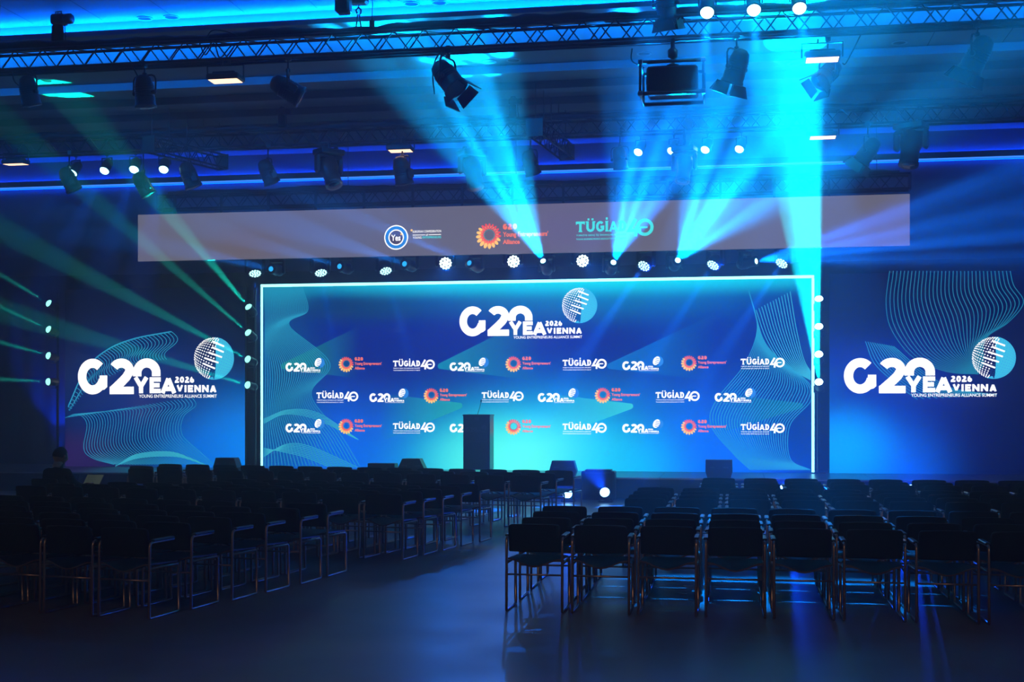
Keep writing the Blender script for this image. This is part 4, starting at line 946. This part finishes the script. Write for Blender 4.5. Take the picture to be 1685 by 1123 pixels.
def wedge(label, px, py, w_, h_, Y=24.95, taper=0.5, turn=0.0):
    """stage monitor: a low cabinet with a sloping baffle"""
    p = at(px, py, Y); t = thing('stage_monitor', label, 'speaker', (p.x, Y, ST), turn, 'stage monitors along the stage front')
    d = 0.36; a = w_ / 2; b_ = a * taper
    # body seen from the audience: hexagonal back silhouette
    out = [(-a * 0.86, 0), (a * 0.86, 0), (a, h_ * 0.35), (a * (0.55 + 0.45 * taper), h_), (-a * (0.55 + 0.45 * taper), h_), (-a, h_ * 0.35)]
    MB().prism(out, 0, d * 0.7).build('cabinet', M_FIX, t)
    mb = MB(); k_ = len(out); o2 = [(x * 0.92, z * 0.8) for x, z in out]
    mb.add([(x, d * 0.7, z) for x, z in out] + [(x, d, z) for x, z in o2], [(i, i + k_, (i + 1) % k_ + k_, (i + 1) % k_) for i in range(k_)] + [tuple(range(2 * k_ - 1, k_ - 1, -1))])
    mb.build('grille', M_BLACK, t)
    for sg in (-1, 1): MB().cbox((sg * a * 0.5, 0.0, h_ * 0.55), (0.10, 0.02, 0.035), 0.006).build('handle', M_FIX2, t)
    return t
wedge('black stage monitor at the left end of the stage front', 370, 780, 0.52, 0.31, taper=0.5)
wedge('low square stage monitor left of the lectern', 627, 780, 0.56, 0.22, taper=1.0)
wedge('black six-sided stage monitor just left of the lectern', 676, 780, 0.56, 0.32, taper=0.2)
wedge('stage monitor streaked blue by a lamp right of the lectern', 926, 783, 0.54, 0.30, taper=0.55)
wedge('stage monitor right in front of the far right chairs', 1183, 788, 0.52, 0.34, taper=0.95)
p = at(985, 800, 24.3); t = thing('stage_monitor', 'monitor cabinet standing on the floor behind the glaring blue lamp', 'speaker', (p.x, 24.15, 0.0), 0, 'stage monitors along the stage front')
MB().cbox((0, 0.2, 0.27), (0.64, 0.38, 0.54), 0.02).build('cabinet', M_FIX, t); MB().box((0, -0.0, 0.27), (0.56, 0.03, 0.46)).build('grille', M_BLACK, t); MB().cbox((0, 0.2, 0.555), (0.5, 0.3, 0.03), 0.008).build('lid', M_FIX, t)

# ================================================================ CHAIRS
M_UPH = mat('chair_black_fabric', (0.006, 0.006, 0.009, 1), 0.8, spec=0.18, bump=(220, 0.1))
M_PLY = mat('chair_seat_edge', (0.10, 0.075, 0.055, 1), 0.35)
M_TUBE = mat('chair_steel', (0.52, 0.39, 0.31, 1), 0.30, metal=0.95)
M_PAD = mat('arm_pad', (0.02, 0.02, 0.022, 1), 0.3, spec=0.6)
def chair_parts():
    P = []
    hw = 0.245; r = 0.012
    side = MB().tube([(0, 0.13, 0.645), (0, -0.20, 0.645), (0, -0.225, 0.632), (0, -0.235, 0.605), (0, -0.245, 0.02), (0, -0.235, 0.0095), (0, 0.19, 0.0095), (0, 0.21, 0.02), (0, 0.20, 0.40), (0, 0.18, 0.425), (0, -0.235, 0.425)], r, 6).mesh('side_frame', M_TUBE)
    pad = MB().cbox((0, -0.04, 0.66), (0.045, 0.32, 0.022), 0.008).mesh('armrest', M_PAD)
    for sg in (-1, 1): P += [('side_frame', side, (sg * hw, 0, 0)), ('armrest', pad, (sg * hw, 0, 0))]
    # saddle-shaped seat
    NX_, NY_ = 10, 6; vs = []; 
    for lay in (0, 1):
        for j in range(NY_ + 1):
            for i in range(NX_ + 1):
                u = -1 + 2 * i / NX_; v = -1 + 2 * j / NY_
                x = u * 0.232; y = -0.01 + v * 0.225 - (0.02 * (1 - u * u) if v < 0 else 0) * abs(v)
                z = 0.442 - 0.036 * math.cos(u * math.pi) * (0.5 - 0.5 * v) * 0.9 + 0.006 * v
                z += 0.018 * (1 - u ** 4) * (1 - v ** 4) if lay else -0.014
                vs.append((x, y, z))
    m_ = (NX_ + 1) * (NY_ + 1); fs = []; g = lambda i, j: j * (NX_ + 1) + i
    for j in range(NY_):
        for i in range(NX_):
            fs.append((g(i, j) + m_, g(i + 1, j) + m_, g(i + 1, j + 1) + m_, g(i, j + 1) + m_)); fs.append((g(i, j), g(i, j + 1), g(i + 1, j + 1), g(i + 1, j)))
    rim = [g(i, 0) for i in range(NX_ + 1)] + [g(NX_, j) for j in range(1, NY_ + 1)] + [g(i, NY_) for i in range(NX_ - 1, -1, -1)] + [g(0, j) for j in range(NY_ - 1, 0, -1)]
    seat = MB(); seat.add(vs, fs, smooth=True); P.append(('seat', seat.mesh('seat', M_UPH), (0, 0, 0)))
    ed = MB(); ed.add(vs, [(rim[i], rim[(i + 1) % len(rim)], rim[(i + 1) % len(rim)] + m_, rim[i] + m_) for i in range(len(rim))]); P.append(('seat_edge', ed.mesh('seat_edge', M_PLY), (0, 0, 0)))
    # curved backrest with rounded corners
    bk = MB(); N_ = 12; rows_ = [(0.522, 0.97), (0.534, 1.0), (0.60, 1.0), (0.72, 1.0), (0.748, 0.985), (0.762, 0.93), (0.766, 0.85)]; vs = []
    for lay in (0, 1):
        for (z, k_) in rows_:
            for i in range(N_ + 1):
                u = -1 + 2 * i / N_; x = u * 0.228 * k_
                y = -0.205 - 0.05 * (z - 0.47) / 0.3 - 0.028 * (1 - u * u) + (0.028 if lay else 0) + (0.0 if lay else 0.0)
                vs.append((x, y, z - 0.006 * (u * u - 0.5) * (z > 0.74)))
    m_ = len(rows_) * (N_ + 1); fs = []; g = lambda i, j: j * (N_ + 1) + i
    for j in range(len(rows_) - 1):
        for i in range(N_):
            fs.append((g(i, j), g(i + 1, j), g(i + 1, j + 1), g(i, j + 1))); fs.append((g(i, j) + m_, g(i, j + 1) + m_, g(i + 1, j + 1) + m_, g(i + 1, j) + m_))
    R_ = len(rows_) - 1
    rim = [g(i, 0) for i in range(N_ + 1)] + [g(N_, j) for j in range(1, R_ + 1)] + [g(i, R_) for i in range(N_ - 1, -1, -1)] + [g(0, j) for j in range(R_ - 1, 0, -1)]
    fs += [(rim[i], rim[i] + m_, rim[(i + 1) % len(rim)] + m_, rim[(i + 1) % len(rim)]) for i in range(len(rim))]
    bk.add(vs, fs, smooth=True); P.append(('backrest', bk.mesh('backrest', M_UPH), (0, 0, 0)))
    bar = MB().tube([(-hw, 0, 0), (hw, 0, 0)], 0.009, 6).mesh('stretcher', M_TUBE)
    P += [('stretcher', bar, (0, -0.235, 0.325)), ('stretcher', bar, (0, 0.16, 0.40))]
    return P
CH_PARTS = chair_parts()
def chair(x, y, rz, label, group):
    if group != 'technician corner' and abs(x + 8.55) < 1.3 and 16.3 < y < 18.1: return None       # the technician's desk stands here
    t = thing('conference_chair', label, 'chair', (x, y, 0), rz, group)
    for nm, me, lc in CH_PARTS: inst(nm, me, t, lc)
    return t
def jit(a): return random.uniform(-a, a)
def chair_block(corners, cols, rz, pitch, side, blockname, group):
    """corners: aisle-side end of each row (outer rear foot), near row first; side +1 runs right of it, -1 left"""
    cx, sx = math.cos(rz), math.sin(rz)
    for i, (c, nc) in enumerate(zip(corners, cols)):
        for j in range(nc):
            off = side * (0.255 + j * pitch)
            x = c[0] + off * cx - 0.245 * sx; y = c[1] + off * sx + 0.245 * cx
            chair(x + jit(0.006), y + jit(0.01), rz + jit(0.012), 'black chair, %s row from camera, %s from aisle, in the %s' % (ORD[i], ORD[j], blockname), group)
# right of the aisle
p0 = floor_at(832, 1007)
chair_block([(p0.x, p0.y + 0.68 * i) for i in range(4)], (8, 8, 9, 9), 0.0, 0.571, 1, 'near right block', 'chairs in the near right block')
chair_block([(-1.22, 14.2 + 0.62 * i) for i in range(4)], (8, 9, 9, 9), 0.0, 0.571, 1, 'middle right block', 'chairs in the middle right block')
chair_block([(-0.45, 17.1 + 0.62 * i) for i in range(3)], (8, 8, 8), 0.0, 0.571, 1, 'front right block', 'chairs in the front right block')
# left of the aisle, turned towards the stage middle
LRZ = math.radians(-8.2)
ca = [floor_at(*q) for q in ((246, 1021), (315, 1005), (383, 990), (438, 977), (495, 963), (540, 950))]
chair_block(ca, (4, 5, 5, 6, 7, 8), LRZ, 0.545, -1, 'near left block', 'chairs in the near left block')
cb_ = [floor_at(*q) for q in ((663, 923), (697, 915), (730, 907.5), (760, 900), (790, 893))]
chair_block(cb_, (10, 10, 10, 10, 11), LRZ, 0.545, -1, 'middle left block', 'chairs in the middle left block')
cc = [floor_at(*q) for q in ((890, 870), (917, 862), (945, 855))]
chair_block(cc, (13, 14, 14), LRZ, 0.545, -1, 'front left block', 'chairs in the front left block')

# ================================================================ TECHNICIAN AT A LAPTOP
def skin_body(name, verts, edges, radii, root, material, parent=None, sub=2):
    me = bpy.data.meshes.new(name); me.from_pydata(verts, edges, [])
    o = bpy.data.objects.new(name, me); COL.objects.link(o)
    md = o.modifiers.new('skin', 'SKIN'); md.use_smooth_shade = True
    for i, sv in enumerate(me.skin_vertices[0].data):
        sv.radius = radii[i] if isinstance(radii[i], tuple) else (radii[i], radii[i]); sv.use_root = (i == root)
    sb = o.modifiers.new('sub', 'SUBSURF'); sb.levels = sub; sb.render_levels = sub
    bpy.context.view_layer.update()
    m2 = bpy.data.meshes.new_from_object(o.evaluated_get(bpy.context.evaluated_depsgraph_get())); m2.name = name
    bpy.data.objects.remove(o)
    m2.materials.clear(); m2.materials.append(material)
    for pl in m2.polygons: pl.use_smooth = True
    return inst(name, m2, parent)
M_SHIRT = mat('dark_shirt', (0.014, 0.014, 0.018, 1), 0.85, spec=0.2); M_TROUSER = mat('dark_trousers', (0.012, 0.012, 0.016, 1), 0.85, spec=0.2)
M_SKIN = mat('skin', (0.42, 0.24, 0.17, 1), 0.5); M_HAIR = mat('hair_dark', (0.02, 0.015, 0.012, 1), 0.7); M_SHOE = mat('shoe_black', (0.01, 0.01, 0.011, 1), 0.4)
PY = 16.75
pb = at(93, 760, PY)
per = thing('person', 'person in dark clothes seen from behind, working at a laptop', 'person', (pb.x, PY, 0), math.radians(-12)); per.scale = (1.02, 1.0, 0.93)
V = [(0, 0, 0.50), (0, -0.02, 0.68), (0, -0.01, 0.86), (0, 0.03, 0.95), (0, 0.05, 1.0), (0, 0.06, 1.06),
     (0.17, 0.02, 0.905), (0.245, 0.06, 0.75), (0.26, 0.24, 0.68), (0.25, 0.33, 0.715),
     (-0.17, 0.02, 0.905), (-0.245, 0.06, 0.75), (-0.20, 0.24, 0.68), (-0.10, 0.33, 0.715),
     (0.11, 0.05, 0.50), (0.13, 0.42, 0.52), (0.14, 0.44, 0.30), (0.14, 0.43, 0.09), (-0.11, 0.05, 0.50), (-0.13, 0.42, 0.52), (-0.14, 0.44, 0.30), (-0.14, 0.43, 0.09)]
Ed = [(0, 1), (1, 2), (2, 3), (3, 4), (4, 5), (2, 6), (6, 7), (7, 8), (8, 9), (2, 10), (10, 11), (11, 12), (12, 13), (0, 14), (14, 15), (15, 16), (16, 17), (0, 18), (18, 19), (19, 20), (20, 21)]
Rd = [(0.17, 0.13), (0.165, 0.12), (0.17, 0.12), (0.085, 0.075), 0.058, 0.056, 0.075, 0.055, 0.042, 0.028, 0.075, 0.055, 0.042, 0.028, 0.10, 0.075, 0.06, 0.04, 0.10, 0.075, 0.06, 0.04]
skin_body('body', V, Ed, Rd, 0, M_SHIRT, per)
# head with face, ears and cropped hair, bowed a little to the laptop
hd = MB(); NL, NS = 14, 20; vs = []
for j in range(NL + 1):
    th = math.pi * j / NL
    for i in range(NS):
        g = 2 * math.pi * i / NS; x, y, z = math.sin(th) * math.cos(g), math.sin(th) * math.sin(g), math.cos(th)
        sx_ = 0.078 * (1 - 0.16 * max(0, -z)); sy_ = 0.098 * (1 - 0.10 * max(0, -z)); yy = y * sy_ + (0.012 if z < -0.2 and y > 0 else 0)
        if y > 0.9 and abs(z + 0.12) < 0.2: yy += 0.018                       # nose
        vs.append((x * sx_, yy, z * 0.122))
fs = [(j * NS + i, j * NS + (i + 1) % NS, (j + 1) * NS + (i + 1) % NS, (j + 1) * NS + i) for j in range(NL) for i in range(NS)]
hd.add(vs, fs, smooth=True)
for sg in (-1, 1):
    hd.lathe([(0.0, -0.012), (0.020, -0.008), (0.024, 0.004), (0.0, 0.008)], 10, Matrix.Translation((sg * 0.081, -0.005, -0.012)) @ Matrix.Rotation(sg * math.pi / 2, 4, 'Y') @ Matrix.Diagonal((1.35, 0.8, 1, 1)))
    hd.lathe([(0.0, -0.01), (0.011, 0.0), (0.0, 0.01)], 8, Matrix.Translation((sg * 0.03, 0.086, 0.004)))
hd.cbox((0, 0.089, -0.062), (0.045, 0.012, 0.012), 0.004)
hd.tube([(0, -0.005, -0.08), (0, -0.018, -0.17)], [0.052, 0.056], 12)
head = hd.build('head', M_SKIN, per, (0, 0.075, 1.155), (math.radians(-14), 0, math.radians(-8))); head.scale = (1.16, 1.12, 1.1)
hr = MB(); vs2 = [(x * 1.045, y * 1.045 - 0.003, z * 1.045) for (x, y, z) in vs]
hr.add(vs2, [f for f in fs if sum(vs2[q][2] for q in f) / 4 > (-0.02 if sum(vs2[q][1] for q in f) / 4 < 0.02 else 0.055) and True], smooth=True); hr.build('hair', M_HAIR, head)
def hand(loc, rz, sg):
    V_ = [(0, 0, 0), (0, 0.05, 0.0), (0, 0.085, 0.0)]; E_ = [(0, 1), (1, 2)]; R_ = [(0.026, 0.016), (0.036, 0.013), (0.034, 0.011)]
    for k_, (fx, L_) in enumerate(((-0.027, 0.055), (-0.009, 0.065), (0.009, 0.06), (0.026, 0.045))):
        a = len(V_); V_ += [(fx, 0.092, 0), (fx * 1.1, 0.092 + L_ * 0.55, 0.012), (fx * 1.1, 0.092 + L_, -0.010)]; E_ += [(2, a), (a, a + 1), (a + 1, a + 2)]; R_ += [0.0095, 0.0085, 0.007]
    a = len(V_); V_ += [(-sg * 0.034, 0.035, -0.004), (-sg * 0.055, 0.065, -0.008), (-sg * 0.058, 0.09, -0.014)]; E_ += [(1, a), (a, a + 1), (a + 1, a + 2)]; R_ += [0.012, 0.010, 0.008]
    h = skin_body('hand', V_, E_, R_, 0, M_SKIN, per, 1); h.location = loc; h.rotation_euler = (math.radians(-4), 0, rz)
hand((0.25, 0.335, 0.722), 0.15, 1); hand((-0.10, 0.335, 0.722), -0.35, -1)
tr_ = skin_body('trousers', [V[0]] + V[14:22], [(0, 1), (1, 2), (2, 3), (3, 4), (0, 5), (5, 6), (6, 7), (7, 8)], [(0.175, 0.135), 0.106, 0.082, 0.067, 0.05, 0.106, 0.082, 0.067, 0.05], 0, M_TROUSER, per)
for sg in (-1, 1): MB().cbox((sg * 0.14, 0.48, 0.04), (0.095, 0.27, 0.08), 0.03).build('shoe', M_SHOE, per)
rzp = math.radians(-12)
def off(x, y, z): return (pb.x + x * math.cos(rzp) - y * math.sin(rzp), PY + x * math.sin(rzp) + y * math.cos(rzp), z)
q = off(0, 0.0, 0); chair(q[0], q[1], rzp, 'black chair under the person with the laptop', 'technician corner')
q = off(0.15, 0.62, 0)
t = thing('folding_table', 'small dark table in front of the person', 'table', q, rzp)
MB().cbox((0, 0, 0.60), (1.3, 0.62, 0.03), 0.006).build('tabletop', M_FIX, t)
for x in (-0.6, 0.6):
    for y in (-0.26, 0.26): MB().tube([(x, y, 0.01), (x, y, 0.585)], 0.015, 6).build('leg', M_TRUSS, t)
q = off(0.10, 0.50, 0.615)
t = thing('laptop', 'open laptop with pale screen beside the person', 'laptop', q, rzp + 0.05)
MB().cbox((0, 0, 0.01), (0.33, 0.23, 0.016), 0.004).build('keyboard_base', M_FIX2, t)
sc_ = MB().cbox((0, 0, 0.09), (0.30, 0.008, 0.19), 0.003).build('screen_lid', M_FIX, t, (0, 0.115, 0.018), (math.radians(-38), 0, 0))
MB().box((0, -0.006, 0.095), (0.28, 0.003, 0.16)).build('display', emit('laptop_screen', rgb(120, 135, 125), 0.22, True), sc_)
mb = MB()
for k_ in range(5): mb.box((-0.05 + 0.02 * (k_ % 2), -0.008, 0.06 + 0.028 * k_), (0.15, 0.001, 0.008))
mb.build('screen_text', emit('laptop_text', rgb(70, 80, 75), 0.15), sc_)
